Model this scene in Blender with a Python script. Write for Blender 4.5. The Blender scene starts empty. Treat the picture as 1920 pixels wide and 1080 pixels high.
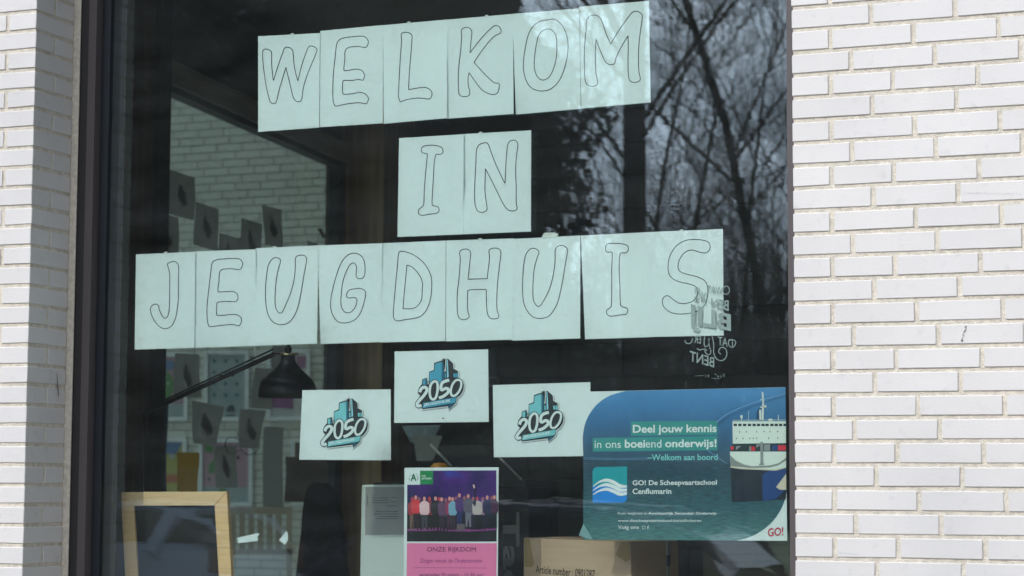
import bpy, bmesh, math, random
import numpy as np
from mathutils import Vector, Matrix

S = bpy.context.scene
COL = S.collection
R = math.radians

# ------------------------------------------------------------------ camera
FPX = 4051.2                                   # focal length in pixels of a 1920 wide frame
CAM = np.array([1.43499, -5.58373, 1.53605])
YAW, PITCH, ROLL = .38168, .09237, .00465
def cam_axes():
    cy, sy = math.cos(YAW), math.sin(YAW)
    f = np.array([-sy*math.cos(PITCH), cy*math.cos(PITCH), math.sin(PITCH)])
    r = np.array([cy, sy, 0.]); u = np.cross(r, f)
    return (r*math.cos(ROLL)+u*math.sin(ROLL), -r*math.sin(ROLL)+u*math.cos(ROLL), f)
AX = cam_axes()
cd = bpy.data.cameras.new('camera'); cam = bpy.data.objects.new('camera', cd); COL.objects.link(cam)
m = Matrix.Identity(4)
for i in range(3):
    m[i][0] = AX[0][i]; m[i][1] = AX[1][i]; m[i][2] = -AX[2][i]; m[i][3] = CAM[i]
cam.matrix_world = m
cd.sensor_width = 36; cd.lens = FPX/1920*36; cd.clip_start = .1; cd.clip_end = 800
cd.dof.use_dof = True; cd.dof.focus_distance = 6.3; cd.dof.aperture_fstop = 5.8
S.camera = cam

# ------------------------------------------------------------------ light
SUN_AZ, SUN_EL = R(24), R(39)                  # azimuth measured from the street side towards the left
w = bpy.data.worlds.new('World'); S.world = w; w.use_nodes = True
nt = w.node_tree; nt.nodes.clear()
out = nt.nodes.new('ShaderNodeOutputWorld'); bg = nt.nodes.new('ShaderNodeBackground')
sky = nt.nodes.new('ShaderNodeTexSky'); sky.sky_type = 'NISHITA'; sky.sun_disc = False
sky.sun_elevation = SUN_EL; sky.sun_rotation = math.pi+SUN_AZ; sky.air_density = 1.0; sky.dust_density = .25; sky.ozone_density = 1.6
tc = nt.nodes.new('ShaderNodeTexCoord'); mp = nt.nodes.new('ShaderNodeMapping')
mp.inputs['Scale'].default_value = (1, 1, 2.2)
nz = nt.nodes.new('ShaderNodeTexNoise'); nz.inputs['Scale'].default_value = 3.2; nz.inputs['Detail'].default_value = 9
nz.inputs['Roughness'].default_value = .58
rp = nt.nodes.new('ShaderNodeValToRGB'); rp.color_ramp.elements[0].position = .36; rp.color_ramp.elements[1].position = .60
mx = nt.nodes.new('ShaderNodeMix'); mx.data_type = 'RGBA'
mx.inputs['B'].default_value = (40, 44, 52, 1)
# clouds glow more strongly towards the sun, as real ones do
dt_ = nt.nodes.new('ShaderNodeVectorMath'); dt_.operation = 'DOT_PRODUCT'
dt_.inputs[1].default_value = (-math.sin(SUN_AZ)*math.cos(SUN_EL), -math.cos(SUN_AZ)*math.cos(SUN_EL), math.sin(SUN_EL))
nt.links.new(tc.outputs['Generated'], dt_.inputs[0])
mxz = nt.nodes.new('ShaderNodeMath'); mxz.operation = 'MAXIMUM'; mxz.inputs[1].default_value = 0; nt.links.new(dt_.outputs['Value'], mxz.inputs[0])
pwz = nt.nodes.new('ShaderNodeMath'); pwz.operation = 'POWER'; pwz.inputs[1].default_value = 7; nt.links.new(mxz.outputs[0], pwz.inputs[0])
mdz = nt.nodes.new('ShaderNodeMath'); mdz.operation = 'MULTIPLY_ADD'; mdz.inputs[1].default_value = 190; mdz.inputs[2].default_value = 8; nt.links.new(pwz.outputs[0], mdz.inputs[0])
cz_ = nt.nodes.new('ShaderNodeVectorMath'); cz_.operation = 'SCALE'; cz_.inputs[0].default_value = (.9, .98, 1.12); nt.links.new(mdz.outputs[0], cz_.inputs['Scale'])
nt.links.new(cz_.outputs[0], mx.inputs['B'])
nt.links.new(tc.outputs['Generated'], mp.inputs[0]); nt.links.new(mp.outputs[0], nz.inputs['Vector'])
nt.links.new(nz.outputs['Fac'], rp.inputs[0]); nt.links.new(rp.outputs[0], mx.inputs['Factor'])
nt.links.new(sky.outputs[0], mx.inputs['A']); nt.links.new(mx.outputs['Result'], bg.inputs[0])
bg.inputs[1].default_value = .05
nt.links.new(bg.outputs[0], out.inputs[0])
sd = bpy.data.lights.new('sun', 'SUN'); sd.energy = 2.12; sd.angle = R(.55); sd.color = (1, .965, .93)
sun = bpy.data.objects.new('sun', sd); COL.objects.link(sun)
tosun = Vector((-math.sin(SUN_AZ)*math.cos(SUN_EL), -math.cos(SUN_AZ)*math.cos(SUN_EL), math.sin(SUN_EL)))
sun.rotation_euler = tosun.to_track_quat('Z', 'Y').to_euler(); sun.location = (0, -6, 12)
S.view_settings.view_transform = 'Standard'; S.view_settings.look = 'None'
S.view_settings.exposure = -.2; S.view_settings.gamma = 1; S.view_settings.use_curve_mapping = False
S.render.engine = 'CYCLES'
S.cycles.max_bounces = 10; S.cycles.transparent_max_bounces = 16; S.cycles.sample_clamp_indirect = 4

# ------------------------------------------------------------------ pixel rays
def ray(X, Y):
    return AX[0]*((X-960)/FPX)+AX[1]*((540-Y)/FPX)+AX[2]
def P(X, Y, y):                                # point of the picture ray on the plane y = const
    d = ray(X, Y); return CAM+d*((y-CAM[1])/d[1])
def px_of(p):
    v = np.array(p)-CAM; z = v@AX[2]
    return 960+FPX*(v@AX[0])/z, 540-FPX*(v@AX[1])/z
class YPlane:
    def __init__(s, y): s.y = y
    def __call__(s, X, Y, o=0): return P(X, Y, s.y-o)
class VPlane:                                  # vertical plane through p0 with heading direction d
    def __init__(s, p0, d):
        s.p0 = np.array([p0[0], p0[1], 0.]); s.d = np.array([d[0], d[1], 0.]); s.d /= np.linalg.norm(s.d)
        s.n = np.array([s.d[1], -s.d[0], 0.])
    def __call__(s, X, Y, o=0):
        r = ray(X, Y); q = s.p0+s.n*o
        return CAM+r*(((q-CAM)@s.n)/(r@s.n))

# ------------------------------------------------------------------ helpers
def lin(c): return tuple((v/255/12.92 if v/255 <= .04045 else ((v/255+.055)/1.055)**2.4) for v in c)
PAPER = lin((176, 204, 203))
def ink(r, g, b):                              # albedo of a print seen through the tinted glass
    l = lin((r, g, b)); return tuple(min(.85, max(.004, (l[i]-.008)/PAPER[i]*.80)) for i in range(3))

def mat(name, col, rough=.6, var=.0, vscale=8, bump=0, bscale=60, spec=.5, metal=0, rnd=0, stretch=None, col2=None, coords='Object'):
    m = bpy.data.materials.new(name); m.use_nodes = True; t = m.node_tree; b = t.nodes['Principled BSDF']
    b.inputs['Roughness'].default_value = rough; b.inputs['Metallic'].default_value = metal
    b.inputs['Specular IOR Level'].default_value = spec
    b.inputs['Base Color'].default_value = (*col, 1)
    src = None
    if var or bump or col2:
        c = t.nodes.new('ShaderNodeTexCoord'); mpn = t.nodes.new('ShaderNodeMapping')
        t.links.new(c.outputs[coords], mpn.inputs[0])
        if stretch: mpn.inputs['Scale'].default_value = stretch
    if var or col2:
        n = t.nodes.new('ShaderNodeTexNoise'); n.inputs['Scale'].default_value = vscale; n.inputs['Detail'].default_value = 6
        t.links.new(mpn.outputs[0], n.inputs['Vector'])
        r_ = t.nodes.new('ShaderNodeValToRGB'); e = r_.color_ramp.elements
        e[0].position = .3; e[1].position = .7
        e[0].color = (*[v*(1-var) for v in col], 1)
        e[1].color = (*(col2 if col2 else [min(1, v*(1+var)) for v in col]), 1)
        t.links.new(n.outputs['Fac'], r_.inputs[0]); src = r_.outputs[0]
    if rnd:
        oi = t.nodes.new('ShaderNodeObjectInfo'); mr = t.nodes.new('ShaderNodeMapRange')
        mr.inputs['To Min'].default_value = 1-rnd; mr.inputs['To Max'].default_value = 1+rnd*.4
        t.links.new(oi.outputs['Random'], mr.inputs['Value'])
        vm = t.nodes.new('ShaderNodeVectorMath'); vm.operation = 'SCALE'
        if src: t.links.new(src, vm.inputs[0])
        else: vm.inputs[0].default_value = col
        t.links.new(mr.outputs[0], vm.inputs['Scale']); src = vm.outputs[0]
    if src: t.links.new(src, b.inputs['Base Color'])
    if bump:
        n2 = t.nodes.new('ShaderNodeTexNoise'); n2.inputs['Scale'].default_value = bscale; n2.inputs['Detail'].default_value = 4
        t.links.new(mpn.outputs[0], n2.inputs['Vector'])
        bp = t.nodes.new('ShaderNodeBump'); bp.inputs['Strength'].default_value = bump; bp.inputs['Distance'].default_value = .004
        t.links.new(n2.outputs['Fac'], bp.inputs['Height']); t.links.new(bp.outputs[0], b.inputs['Normal'])
    return m

ROOTLOC = {}
def thing(name, label, cat, loc, group=None):
    o = bpy.data.objects.new(name, None); COL.objects.link(o); o.location = loc; o.empty_display_size = .1
    o['label'] = label; o['category'] = cat
    if group: o['group'] = group
    return o
def tag(o, label, cat, group=None):
    o['label'] = label; o['category'] = cat
    if group: o['group'] = group
    return o
def root_of(o):
    while o.parent: o = o.parent
    return o
def obj(name, verts, faces, material, parent=None, smooth=False, kind=None):
    me = bpy.data.meshes.new(name)
    off = np.array(root_of(parent).location) if parent else np.zeros(3)
    v = np.array([tuple(p) for p in verts], float)-off
    if parent is None and len(v):              # own origin at the base
        c = np.array([(v[:, 0].min()+v[:, 0].max())/2, (v[:, 1].min()+v[:, 1].max())/2, v[:, 2].min()])
        v = v-c
    me.from_pydata(v.tolist(), [], faces); me.update()
    if material: me.materials.append(material)
    if smooth:
        for p in me.polygons: p.use_smooth = True
    o = bpy.data.objects.new(name, me); COL.objects.link(o)
    if parent: o.parent = parent
    elif len(v): o.location = c
    if kind: o['kind'] = kind
    return o

class MB:
    def __init__(s): s.v = []; s.f = []
    def add(s, v, f):
        n = len(s.v); s.v += [tuple(p) for p in v]; s.f += [tuple(i+n for i in q) for q in f]; return s
    def box(s, x0, x1, y0, y1, z0, z1):
        return s.add([(x0,y0,z0),(x1,y0,z0),(x1,y1,z0),(x0,y1,z0),(x0,y0,z1),(x1,y0,z1),(x1,y1,z1),(x0,y1,z1)],
                     [(3,2,1,0),(4,5,6,7),(0,1,5,4),(1,2,6,5),(2,3,7,6),(3,0,4,7)])
    def hexa(s, a, b):                         # two quads (front, back), any shape
        return s.add(list(a)+list(b), [(0,1,2,3),(7,6,5,4),(1,0,4,5),(2,1,5,6),(3,2,6,7),(0,3,7,4)])
    def tube(s, pts, rad, n=8, closed=False):
        pts = [Vector(p) for p in pts]; N = len(pts)
        if not hasattr(rad, '__len__'): rad = [rad]*N
        base = len(s.v); prev = None
        for i, p in enumerate(pts):
            a = pts[(i-1) % N if closed else max(i-1, 0)]; b = pts[(i+1) % N if closed else min(i+1, N-1)]
            d = (b-a).normalized() if (b-a).length > 1e-9 else Vector((0, 0, 1))
            if prev is None:
                u = d.orthogonal().normalized()
            else:
                u = (prev-d*prev.dot(d)).normalized()
            prev = u; w_ = d.cross(u)
            for k in range(n):
                t = 2*math.pi*k/n; s.v.append(tuple(p+(u*math.cos(t)+w_*math.sin(t))*rad[i]))
        for i in range(N if closed else N-1):
            for k in range(n):
                a = base+i*n+k; b = base+i*n+(k+1) % n; c = base+((i+1) % N)*n+(k+1) % n; d = base+((i+1) % N)*n+k
                s.f.append((a, b, c, d))
        if not closed:
            s.f.append(tuple(base+k for k in range(n))[::-1]); s.f.append(tuple(base+(N-1)*n+k for k in range(n)))
        return s
    def lathe(s, c, prof, n=32):               # prof: (radius, z) about the vertical axis through c
        base = len(s.v)
        for r_, z in prof:
            for k in range(n):
                t = 2*math.pi*k/n; s.v.append((c[0]+r_*math.cos(t), c[1]+r_*math.sin(t), c[2]+z))
        for i in range(len(prof)-1):
            for k in range(n):
                s.f.append((base+i*n+k, base+i*n+(k+1) % n, base+(i+1)*n+(k+1) % n, base+(i+1)*n+k))
        return s
    def build(s, name, material, parent=None, smooth=False, kind=None):
        return obj(name, s.v, s.f, material, parent, smooth, kind)

def smooth_path(pts, closed=True, step=5):     # Catmull-Rom; a point given twice is a corner
    out = []; n = len(pts)
    rng = range(n) if closed else range(n-1)
    for i in rng:
        p1, p2 = np.array(pts[i], float), np.array(pts[(i+1) % n], float)
        if np.allclose(p1, p2): out.append(tuple(p1)); continue
        p0 = np.array(pts[(i-1) % n] if closed or i > 0 else pts[i], float)
        p3 = np.array(pts[(i+2) % n] if closed or i < n-2 else pts[(i+1) % n], float)
        for k in range(step):
            t = k/step
            q = .5*((2*p1)+(-p0+p2)*t+(2*p0-5*p1+4*p2-p3)*t*t+(-p0+3*p1-3*p2+p3)*t**3)
            out.append(tuple(q))
    if not closed: out.append(tuple(pts[-1]))
    return out
def ribbon(pts, wd, closed=True):              # 2D polyline -> list of left/right pairs and faces
    n = len(pts); L = []; F = []
    if not hasattr(wd, '__len__'): wd = [wd]*n
    for i in range(n):
        a = np.array(pts[(i-1) % n if closed else max(i-1, 0)]); b = np.array(pts[(i+1) % n if closed else min(i+1, n-1)])
        d = b-a; l = np.linalg.norm(d); d = d/l if l > 1e-9 else np.array([1., 0])
        nn = np.array([-d[1], d[0]])*wd[i]/2; p = np.array(pts[i]); L += [tuple(p+nn), tuple(p-nn)]
    for i in range(n if closed else n-1):
        j = (i+1) % n; F.append((2*i, 2*i+1, 2*j+1, 2*j))
    return L, F
def zoom(pts, ox, oy, s): return [(ox+x/s, oy+y/s) for x, y in pts]
def flat(name, polys, surf, o, material, parent=None, dx=0, dy=0):
    """printed polygons, in picture coordinates, laid on a surface"""
    V = []; F = []
    for q in polys:
        n = len(V); V += [surf(x+dx, y+dy, o) for x, y in q]; F.append(tuple(range(n, n+len(q))))
    return obj(name, V, F, material, parent)
def stroke(name, paths, wd, surf, o, material, parent=None, closed=False, step=5):
    V = []; F = []
    for q in paths:
        L, f = ribbon(smooth_path(q, closed, step), wd, closed); n = len(V)
        V += [surf(x, y, o) for x, y in L]; F += [tuple(i+n for i in t) for t in f]
    return obj(name, V, F, material, parent)

TXT = {}
def text_geo(s, bold):
    k = (s, bold)
    if k in TXT: return TXT[k]
    cu = bpy.data.curves.new('t', 'FONT'); cu.body = s; cu.offset = bold; cu.resolution_u = 3
    o = bpy.data.objects.new('t', cu); COL.objects.link(o)
    bpy.context.view_layer.update()
    dg = bpy.context.evaluated_depsgraph_get(); me = o.evaluated_get(dg).to_mesh()
    v = np.array([tuple(p.co)[:2] for p in me.vertices]); f = [tuple(p.vertices) for p in me.polygons]
    o.evaluated_get(dg).to_mesh_clear(); bpy.data.objects.remove(o); bpy.data.curves.remove(cu)
    TXT[k] = (v, f); return TXT[k]
def text(name, s, quad, surf, o, material, parent=None, bold=0., flip=False):
    """letters fitted into a picture quad TL,TR,BR,BL of a surface"""
    v, f = text_geo(s, bold)
    lo, hi = v.min(0), v.max(0); q = [np.array(p, float) for p in quad]; V = []
    for x, y in (v-lo)/(hi-lo):
        if flip: x = 1-x
        p = (q[0]*(1-x)+q[1]*x)*y+(q[3]*(1-x)+q[2]*x)*(1-y)
        V.append(surf(p[0], p[1], o))
    return obj(name, V, f, material, parent)
def rq(x0, y0, x1, y1): return [(x0, y0), (x1, y0), (x1, y1), (x0, y1)]

random.seed(7)
# ------------------------------------------------------------------ materials
M_brick = mat('white_glazed_brick', (.68, .645, .61), .5, var=.03, vscale=3, bump=.12, bscale=140, rnd=.03)
def add_dirt(m):
    t = m.node_tree; b = t.nodes['Principled BSDF']; l = b.inputs['Base Color'].links[0]; src = l.from_socket
    g = t.nodes.new('ShaderNodeNewGeometry')
    def nz_(sc, det, a, bb, lo):
        n = t.nodes.new('ShaderNodeTexNoise'); n.inputs['Scale'].default_value = sc; n.inputs['Detail'].default_value = det
        r_ = t.nodes.new('ShaderNodeMapRange'); r_.inputs['From Min'].default_value = a; r_.inputs['From Max'].default_value = bb; r_.inputs['To Min'].default_value = 1; r_.inputs['To Max'].default_value = lo
        t.links.new(g.outputs['Position'], n.inputs['Vector']); t.links.new(n.outputs['Fac'], r_.inputs['Value']); return r_.outputs[0]
    x = src
    for o in (nz_(1.7, 5, .42, .7, .93), nz_(240, 2, .72, .80, .72), nz_(26, 8, .60, .8, .86)):
        v = t.nodes.new('ShaderNodeVectorMath'); v.operation = 'SCALE'; t.links.new(x, v.inputs[0]); t.links.new(o, v.inputs['Scale']); x = v.outputs[0]
    t.links.new(x, b.inputs['Base Color'])
add_dirt(M_brick)
M_mortar = mat('sand_mortar', (.67, .60, .49), .95, var=.16, vscale=60, bump=.9, bscale=260)
M_frame = mat('brown_anodised_aluminium', (.085, .07, .068), .45, var=.06, vscale=3, metal=0)
M_sideshade = mat('painted_side_shade', (.022, .019, .018), .6)
M_gasket = mat('black_blue_gasket', (.012, .016, .02), .5)
M_paper = mat('white_paper', (.80, .83, .83), .75, var=.012, vscale=14, bump=.08, bscale=30)
M_marker = mat('black_marker', (.012, .016, .016), .8)
M_wood = mat('pale_pine', (.95, .57, .30), .5, var=.12, vscale=5, stretch=(2, 2, 26))
M_woodh = mat('pale_pine_rail', (.95, .60, .34), .5, var=.10, vscale=5, stretch=(2, 2, 60))
M_board = mat('chalkboard_black', (.010, .011, .012), .55, var=.2, vscale=6)
M_black = mat('black_enamel', (.008, .008, .009), .35)
M_blackf = mat('black_fabric', (.008, .008, .008), .9)
M_steel = mat('brushed_steel', (.55, .53, .48), .3, metal=1)
M_panel = mat('brown_wood_panelling', (.24, .16, .10), .5, var=.3, vscale=3, stretch=(6, 6, .6))
M_column = mat('varnished_wood_column', (.52, .32, .15), .45, var=.3, vscale=3, stretch=(8, 8, .5))
M_beam = mat('pale_wood_beam', (.75, .70, .58), .6, var=.15, vscale=3, stretch=(1, 1, 12))
M_dark = mat('dark_metal', (.02, .022, .024), .45)
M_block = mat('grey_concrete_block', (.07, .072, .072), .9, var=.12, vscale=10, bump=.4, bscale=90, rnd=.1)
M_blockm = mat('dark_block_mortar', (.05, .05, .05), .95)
M_ceil = mat('dark_ceiling', (.15, .135, .12), .9, var=.1, vscale=2)
M_floor = mat('pale_linoleum', (.58, .54, .48), .5, var=.1, vscale=2)
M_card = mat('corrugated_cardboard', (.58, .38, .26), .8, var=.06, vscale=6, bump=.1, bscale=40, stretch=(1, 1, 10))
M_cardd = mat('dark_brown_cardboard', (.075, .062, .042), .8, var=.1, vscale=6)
M_upper = mat('white_render', (.6, .59, .57), .9, var=.05)
M_asphalt = mat('asphalt', (.055, .055, .057), .9, var=.25, vscale=30, bump=.5, bscale=150)
M_paving = mat('grey_paving', (.17, .165, .16), .9, var=.12, vscale=12, bump=.3, bscale=80)
M_kerb = mat('concrete_kerb', (.33, .32, .30), .9, var=.1, vscale=12)
M_grass = mat('lawn', (.055, .085, .022), .95, var=.3, vscale=2, col2=(.10, .13, .035))
M_bark = mat('dark_bark', (.075, .070, .068), .95, var=.3, vscale=8)
M_leaf = mat('evergreen_leaves', (.016, .022, .012), .7, var=.4, vscale=2)
M_carpaint = mat('dark_blue_car_paint', (.50, .60, .80), .35, spec=.5)
M_carglass = mat('dark_car_glass', (.006, .007, .008), .15, spec=.12)
M_tyre = mat('rubber_tyre', (.015, .015, .015), .9)
M_red = mat('red_lamp_lens', (.16, .006, .008), .3, spec=.2)
M_decal = mat('white_frosted_vinyl', (.40, .44, .44), .8)
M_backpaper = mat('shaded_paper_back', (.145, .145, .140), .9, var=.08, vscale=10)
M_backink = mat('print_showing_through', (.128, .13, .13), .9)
M_whiteplastic = mat('white_plastic', (.62, .65, .63), .55, var=.03, vscale=5)
M_tape = mat('clear_tape', (.75, .75, .7), .3)

def translucent(m, col, f):
    t = m.node_tree; b = t.nodes['Principled BSDF']; o = t.nodes['Material Output']
    tr = t.nodes.new('ShaderNodeBsdfTranslucent'); tr.inputs[0].default_value = (*col, 1); mx_ = t.nodes.new('ShaderNodeMixShader'); mx_.inputs[0].default_value = f
    t.links.new(b.outputs[0], mx_.inputs[1]); t.links.new(tr.outputs[0], mx_.inputs[2]); t.links.new(mx_.outputs[0], o.inputs[0])
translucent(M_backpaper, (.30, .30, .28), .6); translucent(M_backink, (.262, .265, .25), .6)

def glass_mat(name, tint, refl, ripple, dust_haze=.0075):
    m = bpy.data.materials.new(name); m.use_nodes = True; t = m.node_tree; t.nodes.clear()
    o = t.nodes.new('ShaderNodeOutputMaterial'); mixn = t.nodes.new('ShaderNodeMixShader')
    tr = t.nodes.new('ShaderNodeBsdfTransparent'); tr.inputs[0].default_value = (*tint, 1)
    gl = t.nodes.new('ShaderNodeBsdfGlossy'); gl.inputs['Roughness'].default_value = .0
    gl.inputs[0].default_value = (.84, .93, 1, 1)
    lw = t.nodes.new('ShaderNodeLayerWeight'); lw.inputs[0].default_value = .5
    pw = t.nodes.new('ShaderNodeMath'); pw.operation = 'POWER'; pw.inputs[1].default_value = 4
    ma = t.nodes.new('ShaderNodeMath'); ma.operation = 'MULTIPLY_ADD'; ma.inputs[1].default_value = .9; ma.inputs[2].default_value = refl
    t.links.new(lw.outputs['Facing'], pw.inputs[0]); t.links.new(pw.outputs[0], ma.inputs[0]); t.links.new(ma.outputs[0], mixn.inputs[0])
    df = t.nodes.new('ShaderNodeBsdfDiffuse'); df.inputs[0].default_value = (.75, .78, .8, 1)      # dusty film and wiping marks, added as pale haze over the dark room
    dm = t.nodes.new('ShaderNodeMixShader'); t.links.new(mixn.outputs[0], dm.inputs[1]); t.links.new(df.outputs[0], dm.inputs[2])
    c0_ = t.nodes.new('ShaderNodeTexCoord'); m0_ = t.nodes.new('ShaderNodeMapping'); m0_.inputs['Rotation'].default_value = (0, .5, 0); m0_.inputs['Scale'].default_value = (1.2, 1, 5)
    n0_ = t.nodes.new('ShaderNodeTexNoise'); n0_.inputs['Scale'].default_value = 2.2; n0_.inputs['Detail'].default_value = 7
    r0_ = t.nodes.new('ShaderNodeMapRange'); r0_.inputs['From Min'].default_value = .3; r0_.inputs['From Max'].default_value = .75; r0_.inputs['To Min'].default_value = dust_haze*.45; r0_.inputs['To Max'].default_value = dust_haze*1.9
    t.links.new(c0_.outputs['Object'], m0_.inputs[0]); t.links.new(m0_.outputs[0], n0_.inputs['Vector']); t.links.new(n0_.outputs['Fac'], r0_.inputs['Value']); t.links.new(r0_.outputs[0], dm.inputs[0])
    t.links.new(tr.outputs[0], mixn.inputs[1]); t.links.new(gl.outputs[0], mixn.inputs[2]); t.links.new(dm.outputs[0], o.inputs[0])
    if ripple:                                 # roller waves of float glass
        c = t.nodes.new('ShaderNodeTexCoord'); mpn = t.nodes.new('ShaderNodeMapping'); mpn.inputs['Scale'].default_value = (5, 1, 22)
        n = t.nodes.new('ShaderNodeTexNoise'); n.inputs['Scale'].default_value = 1.6; n.inputs['Detail'].default_value = 2
        b = t.nodes.new('ShaderNodeBump'); b.inputs['Strength'].default_value = 1; b.inputs['Distance'].default_value = ripple
        t.links.new(c.outputs['Object'], mpn.inputs[0]); t.links.new(mpn.outputs[0], n.inputs['Vector'])
        t.links.new(n.outputs['Fac'], b.inputs['Height']); t.links.new(b.outputs[0], gl.inputs['Normal'])
    return m
M_glass = glass_mat('tinted_double_glazing', (.925, .975, .945), .118, .00003)
M_glass2 = glass_mat('side_glazing', (.90, .97, .95), .03, 0)

# ------------------------------------------------------------------ masonry
C0 = .06119; Z0 = 2.82977; JT = .0115; BH = C0-JT; W = 2.40357; L1, H1, Q3 = .2105, .0995, .155
MESH = {}
def brick_mesh(w_, d, h, seed, material, ch=.0018):
    k = (round(w_, 4), round(d, 4), round(h, 4), seed, material.name)
    if k in MESH: return MESH[k]
    rnd = random.Random(seed*17+3)
    bm = bmesh.new(); bmesh.ops.create_cube(bm, size=1)
    for v in bm.verts:
        v.co.x *= w_; v.co.y *= d; v.co.z *= h
        v.co.x += rnd.uniform(-.0008, .0008); v.co.z += rnd.uniform(-.0008, .0008)
    if ch: bmesh.ops.bevel(bm, geom=bm.edges[:], offset=ch, segments=1, affect='EDGES', profile=.5)
    me = bpy.data.meshes.new('brick'); bm.to_mesh(me); bm.free(); me.materials.append(material)
    MESH[k] = me; return me
def in_view(p, pad=30):
    v = np.array(p)-CAM
    if v@AX[2] <= 0: return False
    X, Y = px_of(p); return -pad < X < 1920+pad and -pad < Y < 1080+pad
def masonry(parent, boxes, material, limit=300, view=in_view, jit=.0006):
    """boxes: centre + size; those in the picture become objects, the others one joined mesh"""
    vis = [b for b in boxes if view(b[0])]; rest = [b for b in boxes if not view(b[0])]
    vis.sort(key=lambda b: -b[1][0]*b[1][2]/np.linalg.norm(np.array(b[0])-CAM)**2 if len(vis) > limit else 0)
    rest += vis[limit:]; vis = vis[:limit]
    off = Vector(root_of(parent).location)
    for c, s in vis:
        me = brick_mesh(*s, random.randrange(5), material)
        o = bpy.data.objects.new('brick', me); COL.objects.link(o); o.parent = parent
        o.location = Vector(c)-off+Vector((random.uniform(-jit, jit), random.uniform(-jit, jit), random.uniform(-jit, jit)))
        o.rotation_euler = (random.uniform(-.003, .003), random.uniform(-.003, .003), random.uniform(-.003, .003))
    if rest:
        mb = MB()
        for c, s in rest:
            mb.box(c[0]-s[0]/2, c[0]+s[0]/2, c[1]-s[1]/2, c[1]+s[1]/2, c[2]-s[2]/2, c[2]+s[2]/2)
        mb.build('brick_mass', material, parent, kind='stuff')

def zrow(k): return Z0-k*C0+BH/2
K_TOP = int(math.floor((Z0-4.35)/C0)); K_BOT = int(math.floor(Z0/C0))
# --- right pier (x from 0 to 5)
right = thing('brick_wall', 'white brick wall filling the right side beside the window', 'wall', (2.5, .1, 0))
mb = MB(); mb.box(.0031, 5, .0033, .30, 0, 4.36); mb.build('mortar', M_mortar, right)
bx = []
for k in range(K_TOP, K_BOT+1):
    seq = {0: [L1], 1: [H1], 2: [Q3], 3: [H1, Q3]}[(k-1) % 4]; x = 0; i = 0
    while x < 5-.05:
        wd = seq[i] if i < len(seq) else L1; wd = min(wd, 5-x); i += 1
        dep = L1 if (x == 0 and wd == H1) else .1
        bx.append(((x+wd/2, dep/2, zrow(k)), (wd, dep, BH))); x += wd+JT
    if (k-1) % 4 in (0, 2): bx.append(((H1/2, .112+.049, zrow(k)), (H1, .098, BH)))
masonry(right, bx, M_brick)
# stains on two bricks and a hairline crack
M_stain = mat('grey_scuff', (.16, .16, .15), .9, var=.5, vscale=200)
M_stainl = mat('faint_scratch', (.50, .49, .52), .9)
yw = YPlane(-.0012)
rnd = random.Random(5); q = []
for i in range(26):
    t = rnd.random(); cx = 1811-8*t+rnd.uniform(-2, 2); cy = 612+28*t; r_ = rnd.uniform(.4, 1.1)
    q.append([(cx-r_*.7, cy-r_), (cx+r_*.6, cy-r_*2.2), (cx+r_, cy+r_*.6), (cx-r_*.2, cy+r_*2)])
flat('stain', q, yw, 0, M_stain, right)
q = [];  x = 1808
while x < 1912:
    y = 361+.02*(x-1808)+rnd.uniform(-1, 1); q.append([(x, y), (x+3.4, y+rnd.uniform(-1, 1)), (x+3.4, y+.7), (x, y+.7)]); x += rnd.uniform(3, 6)
flat('stain', q, yw, 0, M_stainl, right)
q = []; 
for i in range(4): q.append([(1574+i*9, 1036+i*.8), (1583+i*9, 1036.6+i*.9), (1583+i*9, 1037+i*.9), (1574+i*9, 1036.6+i*.8)])
flat('stain', q, yw, 0, M_stainl, right)

# --- left pier (x from -3.62 to -W)
left = thing('brick_wall', 'narrow white brick pier at the left edge with shaded grey return', 'wall', (-3.0, .1, 0))
mb = MB(); mb.box(-3.62, -W-.0031, .0033, .2085, 0, 4.36); mb.build('mortar', M_mortar, left)
bx = []
for k in range(K_TOP, K_BOT+1):
    st = (k % 2 == 1); x = -W; i = 0
    while x > -3.58:
        if st: wd = L1 if not (i == 1 and k % 4 == 1) else Q3
        else: wd = H1 if i == 0 else (Q3 if (i == 1 and k % 4 == 0) else L1)
        wd = min(wd, x+3.62); dep = .2095 if (i == 0 and not st) else .0985; i += 1
        bx.append(((x-wd/2, dep/2, zrow(k)), (wd, dep, BH))); x -= wd+JT
        if wd < .03: break
    if st: bx.append(((-W-.05, .1095+.05, zrow(k)), (.1, .1, BH)))
masonry(left, bx, M_brick)
flat('stain', [[(106.6, 700), (107.2, 700), (109, 722), (110.6, 741), (109.2, 743.5), (107.6, 724)]], VPlane((-W+.0015, 0), (0, 1)), 0, M_stain, left)

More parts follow.
